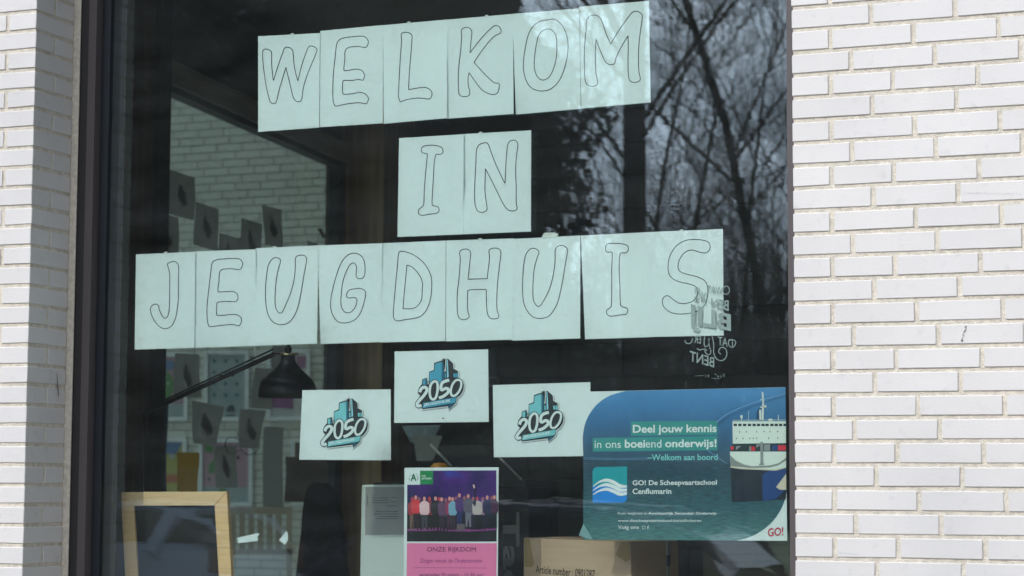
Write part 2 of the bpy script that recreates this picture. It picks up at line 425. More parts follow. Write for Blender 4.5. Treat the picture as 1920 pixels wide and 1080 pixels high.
# --- over and under the window
over = thing('brick_lintel', 'white brickwork above the window, over the top of the picture', 'wall', (-1.2, .1, 3.55))
zt = Z0-K_TOP*C0
bx = []; ztop_k = int(round((Z0-3.5)/C0)); zlin = Z0-ztop_k*C0
for k in range(K_TOP, ztop_k+1):
    x = -W+JT + (0 if k % 2 else -.11)
    while x < -JT:
        a = max(x, -W+JT); b = min(x+L1, -JT)
        if b-a > .03: bx.append((((a+b)/2, .05, zrow(k)), (b-a, .1, BH)))
        x += L1+JT
MB().box(-W, 0, .0033, .30, zlin-.004, 4.36).build('mortar', M_mortar, over)
masonry(over, bx, M_brick)
under = thing('brick_apron', 'white brickwork below the window, under the bottom of the picture', 'wall', (-1.2, .1, 0))
bx = []; zs = .72
for k in range(int((Z0-zs)/C0)+1, K_BOT+1):
    x = -W+JT + (0 if k % 2 else -.11)
    while x < -JT:
        a = max(x, -W+JT); b = min(x+L1, -JT)
        if b-a > .03: bx.append((((a+b)/2, .05, zrow(k)), (b-a, .1, BH)))
        x += L1+JT
MB().box(-W, 0, .0033, .30, 0, zs).build('mortar', M_mortar, under)
masonry(under, bx, M_brick)

# ------------------------------------------------------------------ window
GY = .262                                      # outer glass face
win = thing('window', 'large fixed window with dark brown metal frame full of paper sheets', 'window', (-W/2, GY, zs))
zb, zl = zs, zlin-.004
caulk = MB().box(-W-.004, P(150, 100, .2105)[0], .2105, .2135, zb, zl).box(-.014, .004, .2105, .2135, zb, zl); caulk.build('sealant', M_mortar, win)
fx = .046                                      # outer step of the frame
xf = [P(X, 100, .2165)[0] for X in (150, 166.5, 180.5)]; xg = P(206.5, 100, .252)[0]
MB().box(-W+.012, xf[1]-.001, .2165, .36, zb, zl).build('shade_strip', M_sideshade, win)  # shade on the frame's side, painted as a dark front strip
MB().box(xf[1], xf[2], .2145, .36, zb, zl).build('frame_post', M_frame, win)
MB().box(-.05, -.0, .2165, .36, zb, zl).build('frame_post', M_frame, win)
fx = xf[2]+W
MB().box(-W+fx, -.05, .2165, .36, zb, zb+.08).build('frame_rail', M_frame, win)
MB().box(-W+fx, -.05, .2165, .36, zl-.08, zl).build('frame_rail', M_frame, win)
MB().box(-W+fx, xg, .252, .34, zb+.08, zl-.08).build('glazing_gasket', M_gasket, win)
RG = P(1477.5, 540, .25)[0]
MB().box(RG, -.05, .252, .34, zb+.08, zl-.08).build('glazing_gasket', M_frame, win)
GX0, GX1 = xg, RG
MB().box(GX0, GX1, GY, GY+.022, zb+.08, zl-.08).build('glass_pane', M_glass, win)
SY = GY+.025                                   # plane of the sheets taped inside

# ------------------------------------------------------------------ sheets of paper with drawn letters
class Sheet:
    """paper stuck behind the glass: a smooth sheet that bends a little away from the glass"""
    def __init__(s, quad, y, bend, seed, curl=()):
        s.q = [np.array(p, float) for p in quad]; s.y = y; s.bend = bend; s.curl = curl
        r = random.Random(seed); s.ph = [r.uniform(0, 6.28) for _ in range(4)]; s.fr = (r.uniform(3, 7), r.uniform(2, 4))
    def uv(s, X, Y):
        a, b, c, d = s.q
        v = (Y-a[1])/(max(1, d[1]-a[1])); 
        for _ in range(3):
            l = a*(1-v)+d*v; r_ = b*(1-v)+c*v; u = (X-l[0])/(r_[0]-l[0])
            t = a*(1-u)+b*u; bo = d*(1-u)+c*u; v = (Y-t[1])/(bo[1]-t[1])
        return u, v
    def disp(s, u, v):
        z = s.bend*(1+.6*math.sin(s.fr[0]*u+s.ph[0])+.4*math.sin(s.fr[1]*v+s.ph[1]+2*u))
        for cu, cv, amt in s.curl:
            d = math.hypot((u-cu), (v-cv)); z += amt*max(0, 1-d/.35)**2
        return z
    def __call__(s, X, Y, o=0):
        u, v = s.uv(X, Y); return P(X, Y, s.y+s.disp(u, v)-o)
    def mesh(s, name, material, parent=None, nu=14, nv=18):
        V = []; F = []; a, b, c, d = s.q
        for j in range(nv+1):
            for i in range(nu+1):
                u, v = i/nu, j/nv; p = (a*(1-u)+b*u)*(1-v)+(d*(1-u)+c*u)*v
                V.append(P(p[0], p[1], s.y+s.disp(u, v)))
        for j in range(nv):
            for i in range(nu):
                k = j*(nu+1)+i; F.append((k, k+nu+1, k+nu+2, k+1))
        return obj(name, V, F, material, parent, smooth=True)

G1 = (480, 0, 4.); G2 = (900, 0, 4.); G3 = (730, 230, 4.911); G4 = (240, 420, 4.); G5 = (700, 420, 4.); G6 = (1080, 420, 3.376)
LET = [
 ('W', G1, [(484,68),(600,62),(598.5,239),(484,247.5)], [[(50,400),(52,378),(75,367),(105,378),(117,398),(117,470),(124,560),(131,605),(131,605),(160,510),(195,410),(215,360),(240,354),(268,368),(278,395),(285,480),(300,560),(314,607),(314,607),(340,500),(370,410),(393,355),(420,345),(450,360),(457,380),(430,450),(385,560),(355,660),(345,735),(330,760),(300,758),(278,725),(255,630),(235,550),(225,505),(225,505),(205,570),(175,670),(155,755),(140,776),(115,772),(100,745),(75,640),(58,520),(50,440)]]),
 ('E', G1, [(600.5,58),(718,47),(718,231),(599,238.5)], [[(640,290),(612,315),(602,350),(592,440),(580,560),(576,660),(578,750),(590,788),(605,795),(680,780),(770,770),(825,778),(840,755),(843,735),(820,705),(780,693),(720,703),(660,707),(650,690),(649,650),(652,612),(665,603),(720,603),(770,596),(800,601),(812,575),(810,550),(790,527),(750,518),(700,527),(662,531),(662,531),(659,510),(666,450),(667,390),(680,365),(710,352),(770,349),(823,355),(840,330),(841,305),(820,280),(790,271),(700,278)]]),
 ('L', G1, [(718,47.3),(838.5,36.5),(838.5,221.5),(719.5,232)], [[(1100,246),(1088,262),(1092,300),(1085,400),(1075,560),(1070,680),(1068,720),(1078,758),(1090,761),(1140,745),(1220,735),(1300,742),(1318,715),(1318,690),(1295,665),(1260,655),(1200,662),(1145,673),(1145,673),(1145,640),(1152,520),(1162,400),(1170,300),(1168,262),(1145,246),(1120,242)]]),
 ('K', G1, [(838,37),(962,26),(963,213.5),(838.5,222.5)], [[(1555,212),(1538,232),(1542,270),(1535,380),(1523,480),(1517,580),(1520,690),(1535,718),(1570,725),(1600,712),(1602,680),(1592,640),(1590,590),(1598,545),(1598,545),(1640,605),(1690,670),(1740,700),(1785,710),(1815,690),(1824,650),(1820,625),(1790,622),(1760,600),(1700,540),(1635,468),(1635,468),(1680,400),(1740,320),(1790,270),(1830,250),(1838,225),(1820,197),(1790,193),(1760,215),(1700,275),(1640,350),(1605,397),(1605,397),(1610,330),(1618,260),(1618,232),(1600,210),(1578,205)]]),
 ('O', G2, [(961,26),(1086,15.7),(1089,204),(967,214.8)], [[(548,143),(500,150),(450,160),(400,195),(365,255),(345,330),(330,420),(325,500),(335,570),(360,630),(400,668),(460,683),(520,672),(570,635),(610,575),(640,490),(657,400),(660,325),(648,255),(620,195),(585,160)],[(510,217),(470,230),(440,265),(425,320),(412,400),(406,480),(412,530),(430,575),(465,600),(500,592),(530,560),(560,490),(575,410),(576,330),(570,270),(545,230)]]),
 ('M', G2, [(1085.5,12.5),(1217,1.5),(1220,192),(1090,203.5)], [[(850,113),(815,128),(797,165),(795,230),(786,320),(782,440),(786,580),(800,630),(835,648),(870,640),(883,615),(872,570),(866,500),(865,400),(870,295),(870,295),(900,375),(935,455),(960,480),(985,485),(1010,475),(1020,435),(1050,370),(1085,310),(1110,268),(1110,268),(1112,350),(1110,440),(1112,560),(1125,605),(1155,618),(1190,610),(1203,590),(1192,540),(1188,440),(1192,330),(1205,220),(1217,130),(1205,98),(1170,84),(1140,95),(1100,145),(1040,230),(980,330),(980,330),(950,265),(925,190),(905,140),(880,118)]]),
 ('I', G3, [(748.3,259),(869.8,251.6),(868.5,439.3),(745.3,444.4)], [[(330,213),(305,225),(295,250),(302,275),(330,283),(350,287),(350,287),(345,350),(333,470),(322,620),(318,740),(310,768),(280,790),(268,815),(275,845),(315,853),(370,842),(430,836),(453,820),(458,798),(445,775),(405,763),(393,745),(400,600),(408,470),(413,370),(425,305),(435,290),(465,293),(490,280),(494,255),(480,228),(440,212),(385,207)]]),
 ('N', G3, [(869.3,251.4),(996,244.3),(995.5,434),(868.8,439.3)], [[(890,185),(840,195),(812,225),(800,270),(797,380),(790,500),(785,640),(788,740),(805,800),(830,822),(865,824),(895,808),(900,785),(888,700),(880,620),(882,520),(886,425),(886,425),(930,510),(1000,650),(1050,750),(1090,800),(1130,813),(1165,806),(1177,785),(1168,740),(1168,600),(1163,430),(1170,310),(1183,220),(1180,185),(1155,163),(1120,165),(1095,190),(1085,240),(1075,350),(1070,460),(1065,560),(1065,560),(1020,470),(970,360),(930,250),(910,200)]]),
 ('J', G4, [(255,477),(366.5,472),(364.5,652),(252.3,655.5)], [[(325,285),(300,295),(297,310),(312,370),(313,450),(312,560),(310,630),(300,685),(280,706),(260,695),(235,645),(230,615),(210,600),(180,612),(168,640),(180,690),(215,750),(255,780),(290,784),(330,760),(358,700),(370,630),(378,560),(378,450),(380,330),(370,295),(345,280)]]),
 ('E', G4, [(366,471.3),(480,467.5),(478.5,648.3),(364.3,652)], [[(700,263),(655,272),(632,292),(622,350),(608,470),(598,560),(592,640),(595,720),(607,765),(625,770),(720,758),(790,755),(830,763),(848,740),(850,710),(835,690),(800,678),(730,683),(672,685),(664,670),(666,620),(668,590),(680,586),(740,580),(800,583),(820,570),(825,545),(815,520),(785,506),(730,508),(680,511),(680,511),(674,495),(682,430),(684,380),(695,350),(720,338),(780,336),(835,342),(855,320),(860,295),(845,270),(810,258)]]),
 ('U', G4, [(479.3,465.6),(597,460),(594.3,644.3),(477.5,648)], [[(1105,252),(1075,270),(1052,310),(1040,380),(1032,470),(1032,570),(1040,640),(1060,700),(1095,740),(1145,755),(1195,745),(1240,700),(1275,620),(1300,500),(1320,380),(1337,290),(1338,255),(1320,236),(1290,234),(1262,245),(1254,275),(1254,330),(1245,420),(1222,510),(1190,590),(1160,655),(1140,668),(1118,650),(1103,600),(1105,500),(1115,400),(1130,330),(1143,285),(1138,262)]]),
 ('G', G4, [(595.5,460.2),(717,456),(714.5,641.3),(601,645)], [[(1690,218),(1640,240),(1600,290),(1565,380),(1540,470),(1522,560),(1522,640),(1545,700),(1580,735),(1630,742),(1690,725),(1735,680),(1765,610),(1782,530),(1775,500),(1745,484),(1700,486),(1660,495),(1642,520),(1640,545),(1660,555),(1700,552),(1717,570),(1710,610),(1685,650),(1650,666),(1615,650),(1597,600),(1600,520),(1612,430),(1640,350),(1665,305),(1690,292),(1710,310),(1714,345),(1710,385),(1725,408),(1755,408),(1773,385),(1778,330),(1768,270),(1740,232)]]),
 ('D', G5, [(716.5,456),(836,451),(835,639.5),(713,642)], [[(205,205),(188,230),(182,300),(170,420),(158,560),(150,680),(160,715),(190,727),(240,717),(320,705),(370,680),(410,620),(432,540),(438,430),(425,370),(385,300),(330,250),(270,217)],[(252,308),(252,308),(243,400),(232,520),(222,635),(222,635),(290,635),(330,615),(362,565),(366,500),(370,450),(355,400),(320,350),(285,320)]]),
 ('H', G5, [(836.6,451),(963.5,447),(961,637),(836,640)], [[(685,188),(655,200),(647,222),(652,260),(645,380),(632,500),(628,600),(635,685),(655,712),(685,718),(715,702),(718,685),(708,650),(706,580),(708,500),(708,500),(740,493),(846,490),(846,490),(848,560),(852,650),(870,700),(900,712),(935,705),(941,685),(928,645),(926,560),(932,440),(945,320),(957,220),(945,190),(910,180),(875,190),(866,212),(872,250),(862,340),(854,410),(854,410),(780,412),(710,414),(710,414),(718,340),(728,250),(730,215),(712,192)]]),
 ('U', G5, [(963.5,448),(1088,441.5),(1088,634.5),(960.3,638.7)], [[(1195,182),(1165,198),(1140,240),(1128,310),(1120,420),(1120,520),(1130,600),(1160,660),(1200,698),(1250,708),(1310,695),(1350,650),(1385,580),(1415,450),(1440,300),(1455,210),(1450,180),(1420,162),(1390,165),(1367,185),(1363,215),(1362,290),(1348,390),(1320,490),(1280,570),(1245,618),(1215,600),(1198,550),(1198,430),(1208,330),(1230,250),(1242,215),(1230,192)]]),
 ('I', G6, [(1089,441.7),(1220.7,435),(1223,632),(1097,636)], [[(235,123),(200,127),(187,150),(195,177),(225,178),(229,200),(226,300),(226,420),(224,510),(218,528),(198,543),(193,563),(210,582),(240,582),(290,574),(315,572),(328,552),(320,532),(290,522),(280,500),(278,400),(273,300),(276,210),(285,183),(315,183),(331,162),(325,138),(290,125)]]),
 ('S', G6, [(1220.7,435),(1355.5,429.3),(1357,629),(1223,631.7)], [[(760,98),(700,103),(645,130),(605,180),(585,240),(585,300),(605,340),(650,365),(710,378),(755,395),(768,425),(763,460),(735,490),(690,503),(650,500),(610,475),(580,454),(555,465),(546,495),(560,530),(600,560),(660,570),(730,563),(780,545),(815,510),(832,460),(833,400),(815,360),(770,335),(710,320),(665,305),(647,280),(650,240),(670,200),(700,173),(740,165),(780,178),(820,183),(843,165),(848,135),(825,108)]]),
]
DESC = ['W, first sheet of the top row', 'E, second sheet of the top row', 'L in the top row', 'K in the top row', 'O in the top row, beside the M', 'M at the top right end, clouds reflected over it',
        'I in the short middle row', 'N in the short middle row', 'J at the left end of the long row', 'E in the long bottom row of letters', 'U between the E and the G', 'G in the long row, corner lifting', 'D in the long bottom row', 'H in the long bottom row',
        'U between the H and the I', 'I in the long row, gap on its left', 'S at the right end, overlapped by white lettering']
CURL = {0: [(.8, 0, .004)], 4: [(0, 1, .012)], 11: [(0, 1, .016)], 15: [(0, 1, .006)], 7: [(0, .5, .006)], 13: [(.5, .6, .004)]}
for i, (ch, g, quad, paths) in enumerate(LET):
    sh = Sheet(quad, SY+.0009*(i % 2)+.0012, .0036, 40+i, CURL.get(i, ()))
    o = sh.mesh('letter_sheet', M_paper)
    tag(o, 'white paper sheet with outlined letter '+DESC[i], 'paper sheet', 'paper sheets spelling the welcome words')
    root = o
    loc = np.array(o.location)
    st = stroke('letter_outline', [zoom(p, *g) for p in paths], 1.4, sh, .0006, M_marker, o, closed=True, step=4)
    if i in (0, 2, 3, 7, 8, 10, 13, 16):     # bits of tape over the top edge
        a, b = sh.q[0], sh.q[1]; t = [.55, .4, .6, .25, .5, .3, .5, .42][(0, 2, 3, 7, 8, 10, 13, 16).index(i)]; p = a*(1-t)+b*t
        flat('tape', [[(p[0]-3, p[1]-2.2), (p[0]+3, p[1]-2.8), (p[0]+3.2, p[1]+2), (p[0]-2.6, p[1]+2.4)]], sh, .0004, M_tape, o)
# crumpled scrap of tape standing above the second U
tag(MB().hexa([P(1015,446,.292), P(1044,443,.292), P(1047,439,.296), P(1020,437,.293)], [P(1018,447,.300), P(1046,444,.300), P(1040,436,.302), P(1026,436,.303)]).build('tape_scrap', M_tape), 'crumpled clear tape sticking up above the second U', 'tape')

# ------------------------------------------------------------------ the three emblem sheets
I_teal = mat('print_teal', ink(58, 142, 168), .6, var=.06, vscale=40); I_tealB = mat('print_faded_teal', ink(98, 178, 184), .6, var=.08, vscale=40); I_teal2 = mat('print_dark_teal', ink(30, 92, 115), .6)
I_dark = mat('print_charcoal', ink(36, 42, 48), .6); I_white = mat('print_white', (.80, .83, .83), .6)
I_light = mat('print_light_teal', ink(120, 190, 205), .6); I_shade = mat('print_grey_shadow', ink(125, 145, 147), .6)
LS = 8.308
def outset(poly, d):                           # crude outward offset of a closed outline
    n = len(poly); area = sum(poly[i][0]*poly[(i+1) % n][1]-poly[(i+1) % n][0]*poly[i][1] for i in range(n)); sg = 1 if area > 0 else -1
    out_ = []
    for i in range(n):
        a, b, c = (np.array(poly[j % n], float) for j in (i-1, i, i+1))
        n1 = np.array([(b-a)[1], -(b-a)[0]]); n2 = np.array([(c-b)[1], -(c-b)[0]])
        n1 /= np.linalg.norm(n1); n2 /= np.linalg.norm(n2); m_ = n1+n2; l = np.linalg.norm(m_)
        m_ = m_/l if l > .3 else n1
        out_.append(tuple(b+m_*sg*d*min(1.6, 1/max(.5, abs(m_@n1)))))
    return out_
SIL = [(110,640),(118,580),(135,545),(175,500),(178,425),(255,400),(265,500),(283,500),(285,310),(360,280),(366,170),(485,130),(520,150),(525,310),(548,300),(553,110),(580,103),(660,175),(668,260),(735,295),(742,395),(800,430),(830,510),(820,600),(770,680),(717,712),(700,800),(592,893),(580,845),(180,893),(165,850),(110,860),(75,820),(80,780),(120,720),(148,680)]
def emblem(sh, ofx, ofy, sc, parent, I_teal=I_teal):
    cx, cy = 827, 722
    def z(pts): return [(cx+ofx+((770+x/LS)-cx)*sc, cy+ofy+((660+y/LS)-cy)*sc) for x, y in pts]
    f = lambda n, polys, o, m_: flat(n, [z(p) for p in polys], sh, o, m_, parent)
    f('emblem_shadow', [[(x+12, y+14) for x, y in outset(SIL, 14)]], .0004, I_shade)
    f('emblem_border', [outset(SIL, 13)], .0008, I_white)
    f('emblem_base', [SIL], .0012, I_dark)
    for pq_ in ([[(188,437),(228,422),(228,512),(188,508)], [(292,322),(372,294),(378,186),(484,152),(484,478),(455,488),(352,432),(294,492)],
                         [(530,332),(548,326),(552,402),(530,410)], [(666,336),(700,332),(702,396),(670,392)], [(708,331),(732,330),(736,398),(710,397)]]): f('printed_tower', [pq_], .0016, I_teal)
    for pq_ in ([[(232,422),(250,410),(254,512),(232,514)], [(488,150),(514,158),(516,420),(488,470)]]): f('printed_tower_side', [pq_], .0016, I_teal2)
    f('printed_tower_edge', [[(562,120),(577,116),(592,385),(566,402)]], .0016, I_light)
    st = lambda n, paths, wd, m_, o, cl=False: stroke(n, [z(p) for p in paths], wd, sh, o, m_, parent, closed=cl, step=4)
    wd = 50/LS*sc
    two = [(142,628),(160,580),(205,548),(248,565),(244,620),(195,690),(135,755),(98,815),(120,842),(168,830)]
    five = [(600,436),(530,458),(486,490),(470,560),(488,592),(545,566),(585,580),(580,630),(510,690),(440,715)]
    o1 = [(355,462),(312,515),(296,600),(304,690),(338,738),(385,718),(412,640),(422,550),(415,485),(390,458)]
    o2 = [(705,442),(655,500),(628,580),(628,650),(652,682),(700,672),(745,625),(778,560),(790,485),(765,440)]
    for k, (pth, cl, w2) in enumerate(((two, False, 46), (o1, True, 38), (five, False, 46), (o2, True, 34))):
        st('digit_outline', [pth], (w2+22)/LS*sc, I_dark, .0018+k*.0002, cl)
    for pth, cl, w2 in ((two, False, 46), (o1, True, 38), (five, False, 46), (o2, True, 34)):
        st('digit', [pth], w2/LS*sc, I_white, .0032, cl)
    f('banner', [[(192,795),(712,704),(690,792),(186,876)]], .0036, I_teal)
    f('banner_tail', [[(596,830),(668,806),(598,884)]], .0036, I_teal2)
    text('banner_lettering', 'JEUGDHUIS', z([(205,802),(618,732),(612,788),(200,860)]), sh, .004, I_white, parent, bold=.03)
EM = [([(567,731.5),(732.5,730),(733,863),(561,862)], -178.9, 73.3, .975, 'the leftmost of three, corner curling', [(1, 1, .02), (0, 0, .008)]),
      ([(740,659),(915.3,655),(916.5,791),(739,793)], 0, 0, 1., 'highest and middle one of the three', [(0, 1, .003)]),
      ([(924,722),(1107,716.5),(1107.5,855),(926,857.5)], 186.9, 60.4, 1.0, 'overlapped by the ship poster', [(1, 0, .003)])]
for i, (quad, ox, oy, sc, d, curl) in enumerate(EM):
    sh = Sheet(quad, SY+.006, 0, 90+i, curl)
    o = sh.mesh('emblem_sheet', M_paper); tag(o, 'white sheet with teal 2050 towers emblem, '+d, 'paper sheet', 'sheets with the 2050 emblem')
    emblem(sh, ox, oy, sc, o, I_teal if i == 1 else I_tealB)
    if i == 1: flat('ink_mark', [[(829, 784), (833, 783.5), (833, 785), (829.5, 785.6)]], sh, .0008, I_dark, o)

# ------------------------------------------------------------------ ship poster
def grad(name, stops, z0, z1, var=.1, vscale=(6, 1, 60)):
    m = bpy.data.materials.new(name); m.use_nodes = True; t = m.node_tree; b = t.nodes['Principled BSDF']; b.inputs['Roughness'].default_value = .5
    c = t.nodes.new('ShaderNodeTexCoord'); s = t.nodes.new('ShaderNodeSeparateXYZ'); r_ = t.nodes.new('ShaderNodeMapRange')
    r_.inputs['From Min'].default_value = z0; r_.inputs['From Max'].default_value = z1
    cr = t.nodes.new('ShaderNodeValToRGB'); e = cr.color_ramp.elements
    while len(e) > 1: e.remove(e[-1])
    e[0].position = stops[0][0]; e[0].color = (*stops[0][1], 1)
    for p, cc in stops[1:]:
        k = e.new(p); k.color = (*cc, 1)
    mpn = t.nodes.new('ShaderNodeMapping'); mpn.inputs['Scale'].default_value = vscale
    n = t.nodes.new('ShaderNodeTexNoise'); n.inputs['Scale'].default_value = 4; n.inputs['Detail'].default_value = 5
    mr = t.nodes.new('ShaderNodeMapRange'); mr.inputs['To Min'].default_value = 1-var; mr.inputs['To Max'].default_value = 1+var
    mr.inputs['From Min'].default_value = .3; mr.inputs['From Max'].default_value = .7
    vm = t.nodes.new('ShaderNodeVectorMath'); vm.operation = 'SCALE'
    t.links.new(c.outputs['Object'], s.inputs[0]); t.links.new(s.outputs['Z'], r_.inputs['Value']); t.links.new(r_.outputs[0], cr.inputs[0])
    t.links.new(c.outputs['Object'], mpn.inputs[0]); t.links.new(mpn.outputs[0], n.inputs['Vector']); t.links.new(n.outputs['Fac'], mr.inputs['Value'])
    t.links.new(cr.outputs[0], vm.inputs[0]); t.links.new(mr.outputs[0], vm.inputs['Scale']); t.links.new(vm.outputs[0], b.inputs['Base Color'])
    return m
PZ = (1060, 700, 2.843)
pq = [(1094.5, 734.5), (1472.5, 726), (1476, 1014), (1093.5, 1012)]
sh = Sheet(pq, SY+.0025, 0, 5)
post = sh.mesh('ship_poster', M_paper); tag(post, 'blue landscape poster with a cargo ship at the lower right of the window', 'poster')
HZ = .42
def pz(pts): return zoom(pts, *PZ)
edge = pz([(93,345),(98,300),(112,250),(140,200),(180,155),(240,118),(322,94)])
edge2 = pz([(1180,630),(1165,690),(1135,750),(1090,805),(1030,850),(970,877),(915,891)])
e1 = smooth_path(edge, False, 4); e2 = smooth_path(edge2, False, 4)
def ygrid(name, pts, m_, o=.0004): return flat(name, [pts], sh, o, m_, post)
seam_y = 838
mS = grad('print_sky', [(0, ink(44, 78, 96)), (.25, ink(40, 82, 108)), (.6, ink(46, 100, 140)), (1, ink(62, 126, 172))], .22, .42, .05, (3, 1, 6))
mW = grad('print_sea', [(0, ink(62, 112, 112)), (.35, ink(42, 84, 92)), (.75, ink(34, 66, 80)), (1, ink(40, 74, 92))], 0, .26, .5, (9, 1, 110))
left_sky = [p for p in e1]
seaL = (1093.8, 862); seaR = (1474.2, 868)
ygrid('printed_sky', e1+[(1472.7, 726.2), seaR, seaL], mS)
ygrid('printed_sea', [seaL, seaR]+e2+[(1093.5, 1012)], mW)
c_ = lambda n, rgb: mat(n, ink(*rgb), .55)
I_band = c_('print_green_band', (44, 132, 128)); I_txt = c_('print_pale_text', (214, 236, 236)); I_mint = c_('print_mint', (110, 196, 190))
I_txt2 = c_('print_pale_text_thin', (185, 215, 216))
flat('green_band', [pz([(350,257),(811,252),(811,328),(350,333)]), pz([(145,345),(811,334),(811,410),(147,417)])], sh, .0008, I_band, post)
def ptext(s, x0, y0, x1, y1, m_, bold=0., tilt=0, n='lettering'):
    text(n, s, pz([(x0, y0), (x1, y0-tilt), (x1, y1-tilt), (x0, y1)]), sh, .0012, m_, post, bold)
ptext('Deel jouw kennis', 360, 275, 806, 331, I_txt, .022, 4)
ptext('in ons', 156, 360, 296, 399, I_txt2, 0, 1); ptext('boei', 317, 353, 425, 398, I_txt, .022, 1); ptext('end', 428, 353, 512, 396, I_txt2, 0, 0)
ptext('onderwijs!', 532, 352, 806, 408, I_txt, .022, 2)
ptext('–Welkom aan boord', 438, 432, 812, 464, I_mint, .012, 2)
ptext('GO! De Scheepvaartschool', 358, 570, 808, 605, I_txt, .02, 3); ptext('Cenflumarin', 358, 614, 565, 644, I_txt, .02, 1)
ptext('Kom lesgeven in', 280, 739, 436, 757, I_txt2, 0); ptext('Avontuurlijk Secundair Onderwijs', 442, 739, 806, 757, I_txt, .015)
ptext('www.descheepvaartschool.be/solliciteren', 280, 777, 725, 797, I_txt, .012); ptext('Volg ons', 280, 810, 392, 836, I_txt, .01)
ptext('f', 436, 812, 446, 831, I_txt, .02)
stroke('icon_outline', [pz([(410,815),(410,815),(425,815),(425,815),(425,830),(425,830),(410,830),(410,830)])], .7, sh, .0012, I_txt2, post, closed=True, step=1)
# wave logo
def rr(x0, y0, x1, y1, r_, corners):
    o_ = []
    for (cx, cy, a0), on in zip(((x1-r_, y0+r_, -90), (x1-r_, y1-r_, 0), (x0+r_, y1-r_, 90), (x0+r_, y0+r_, 180)), corners):
        if on:
            for k in range(6): t = R(a0+18*k); o_.append((cx+r_*math.cos(t), cy+r_*math.sin(t)))
        else: o_.append({-90: (x1, y0), 0: (x1, y1), 90: (x0, y1), 180: (x0, y0)}[a0])
    return o_
LT = c_('print_logo_green', (14, 142, 150)); LB = c_('print_logo_blue', (28, 122, 196))
flat('wave_logo', [pz(rr(145, 499, 329, 690, 26, (0, 1, 0, 1)))], sh, .0008, LB, post)
flat('wave_logo_top', [pz([(145,600),(145,525),(150,508),(171,499),(329,497),(329,600)])], sh, .0012, LT, post)
flat('wave_logo_middle', [pz([(146,598),(329,598),(329,632),(146,606)])], sh, .0014, LB, post)
for dy in (0, 24, 48):
    top = [(148, 600+dy*.9), (180, 574+dy), (220, 561+dy), (260, 572+dy), (295, 592+dy*.9), (328, 597+dy*.7)]
    bot = [(328, 609+dy*.8), (290, 610+dy*.9), (255, 590+dy), (220, 578+dy), (180, 584+dy), (148, 606+dy*.9)]
    flat('wave', [pz(smooth_path(top, False, 4)+smooth_path(bot, False, 4))], sh, .0016, I_txt, post)
GOr = c_('print_crimson', (150, 30, 62))
ptext('GO!', 1079, 826, 1162, 872, GOr, .02, 8)
# printed ship
SW = c_('print_ship_white', (176, 206, 198)); SH = c_('print_ship_hull', (22, 36, 50)); SB = c_('print_ship_blue', (24, 60, 112)); SD = c_('print_dark_windows', (22, 44, 50))
SG = c_('print_grey_shadow_steel', (110, 130, 128)); SR = c_('print_red', (170, 40, 58)); SE = c_('print_sage', (168, 180, 160)); SK = c_('print_steel_blue', (30, 66, 100))
SZ = (1340, 720, 6.0)
def sz(pts): return zoom(pts, *SZ)
def sf(n, polys, m_, o):
    for pl in ([[p] for p in polys] if n == 'printed_container' else [polys]): flat(n, [sz(p) for p in pl], sh, o, m_, post)
sf('printed_hull', [[(175,930),(170,880),(400,960),(800,930),(806,1200),(800,1300),(640,1310),(190,1330),(185,1100)]], SH, .0008)
sf('printed_hull_stripe', [[(535,1020),(640,955),(804,945),(805,1180),(690,1290),(540,1320)]], SB, .001)
sf('printed_hull_panel', [[(804,1010),(805,1190),(735,1190),(690,1160)]], SE, .0012)
sf('printed_bow', [[(172,760),(803,760),(803,935),(690,962),(300,945),(178,925)]], SW, .0012)
sf('printed_bow_shade', [[(176,800),(235,860),(330,905),(420,925),(620,915),(720,890),(803,830),(803,860),(720,915),(620,940),(400,945),(300,935),(178,925)]], SG, .0014)
sf('printed_bow_lip', [[(178,925),(300,943),(690,960),(803,932),(803,944),(690,974),(300,958),(178,940)]], SE, .0016)
sf('printed_superstructure', [[(200,420),(800,418),(802,680),(205,690)]], SW, .0012)
sf('printed_deck', [[(205,672),(802,665),(803,752),(175,758),(178,720)]], SD, .0014)
sf('printed_window', [[(212+x, 447), (250+x, 447), (252+x, 474), (214+x, 474)] for x in (0, 52, 105, 160, 212, 262, 312, 358, 412, 460, 510, 560)], SD, .0016)
sf('printed_porthole', [[(x-5, y-8), (x+5, y-8), (x+5, y+8), (x-5, y+8)] for x, y in ((280,538),(357,538),(472,536),(556,536),(623,536),(708,534),(245,613),(319,613),(396,612),(434,612),(472,611),(608,611),(709,609))], SD, .0016)
sf('printed_container', [[(180,700),(212,698),(214,740),(182,742)], [(412,705),(455,704),(456,752),(414,752)], [(712,690),(800,688),(802,745),(714,748)]], SR, .0018)
sf('printed_container', [[(645,690),(706,688),(708,748),(648,750)]], SB, .0018)
sf('printed_container', [[(388,700),(410,700),(410,755),(388,755)], [(552,680),(622,678),(624,750),(555,752)], [(470,680),(522,680),(470,720)], [(240,700),(300,695),(240,745)]], SG, .0018)
sf('printed_mast', [[(512,650),(545,650),(548,880),(560,912),(495,915),(515,880)]], SG, .002)
sf('printed_mast', [[(528,400),(550,400),(556,200),(546,90),(530,90),(534,200)], [(515,170),(560,165),(562,180),(515,185)], [(512,255),(582,235),(584,262),(516,270)]], SW, .002)
sf('printed_funnel', [[(468,410),(470,330),(486,285),(520,268),(520,410)]], SK, .0018)
sf('printed_funnel', [[(500,290),(522,290),(524,400),(504,400)]], SW, .002)
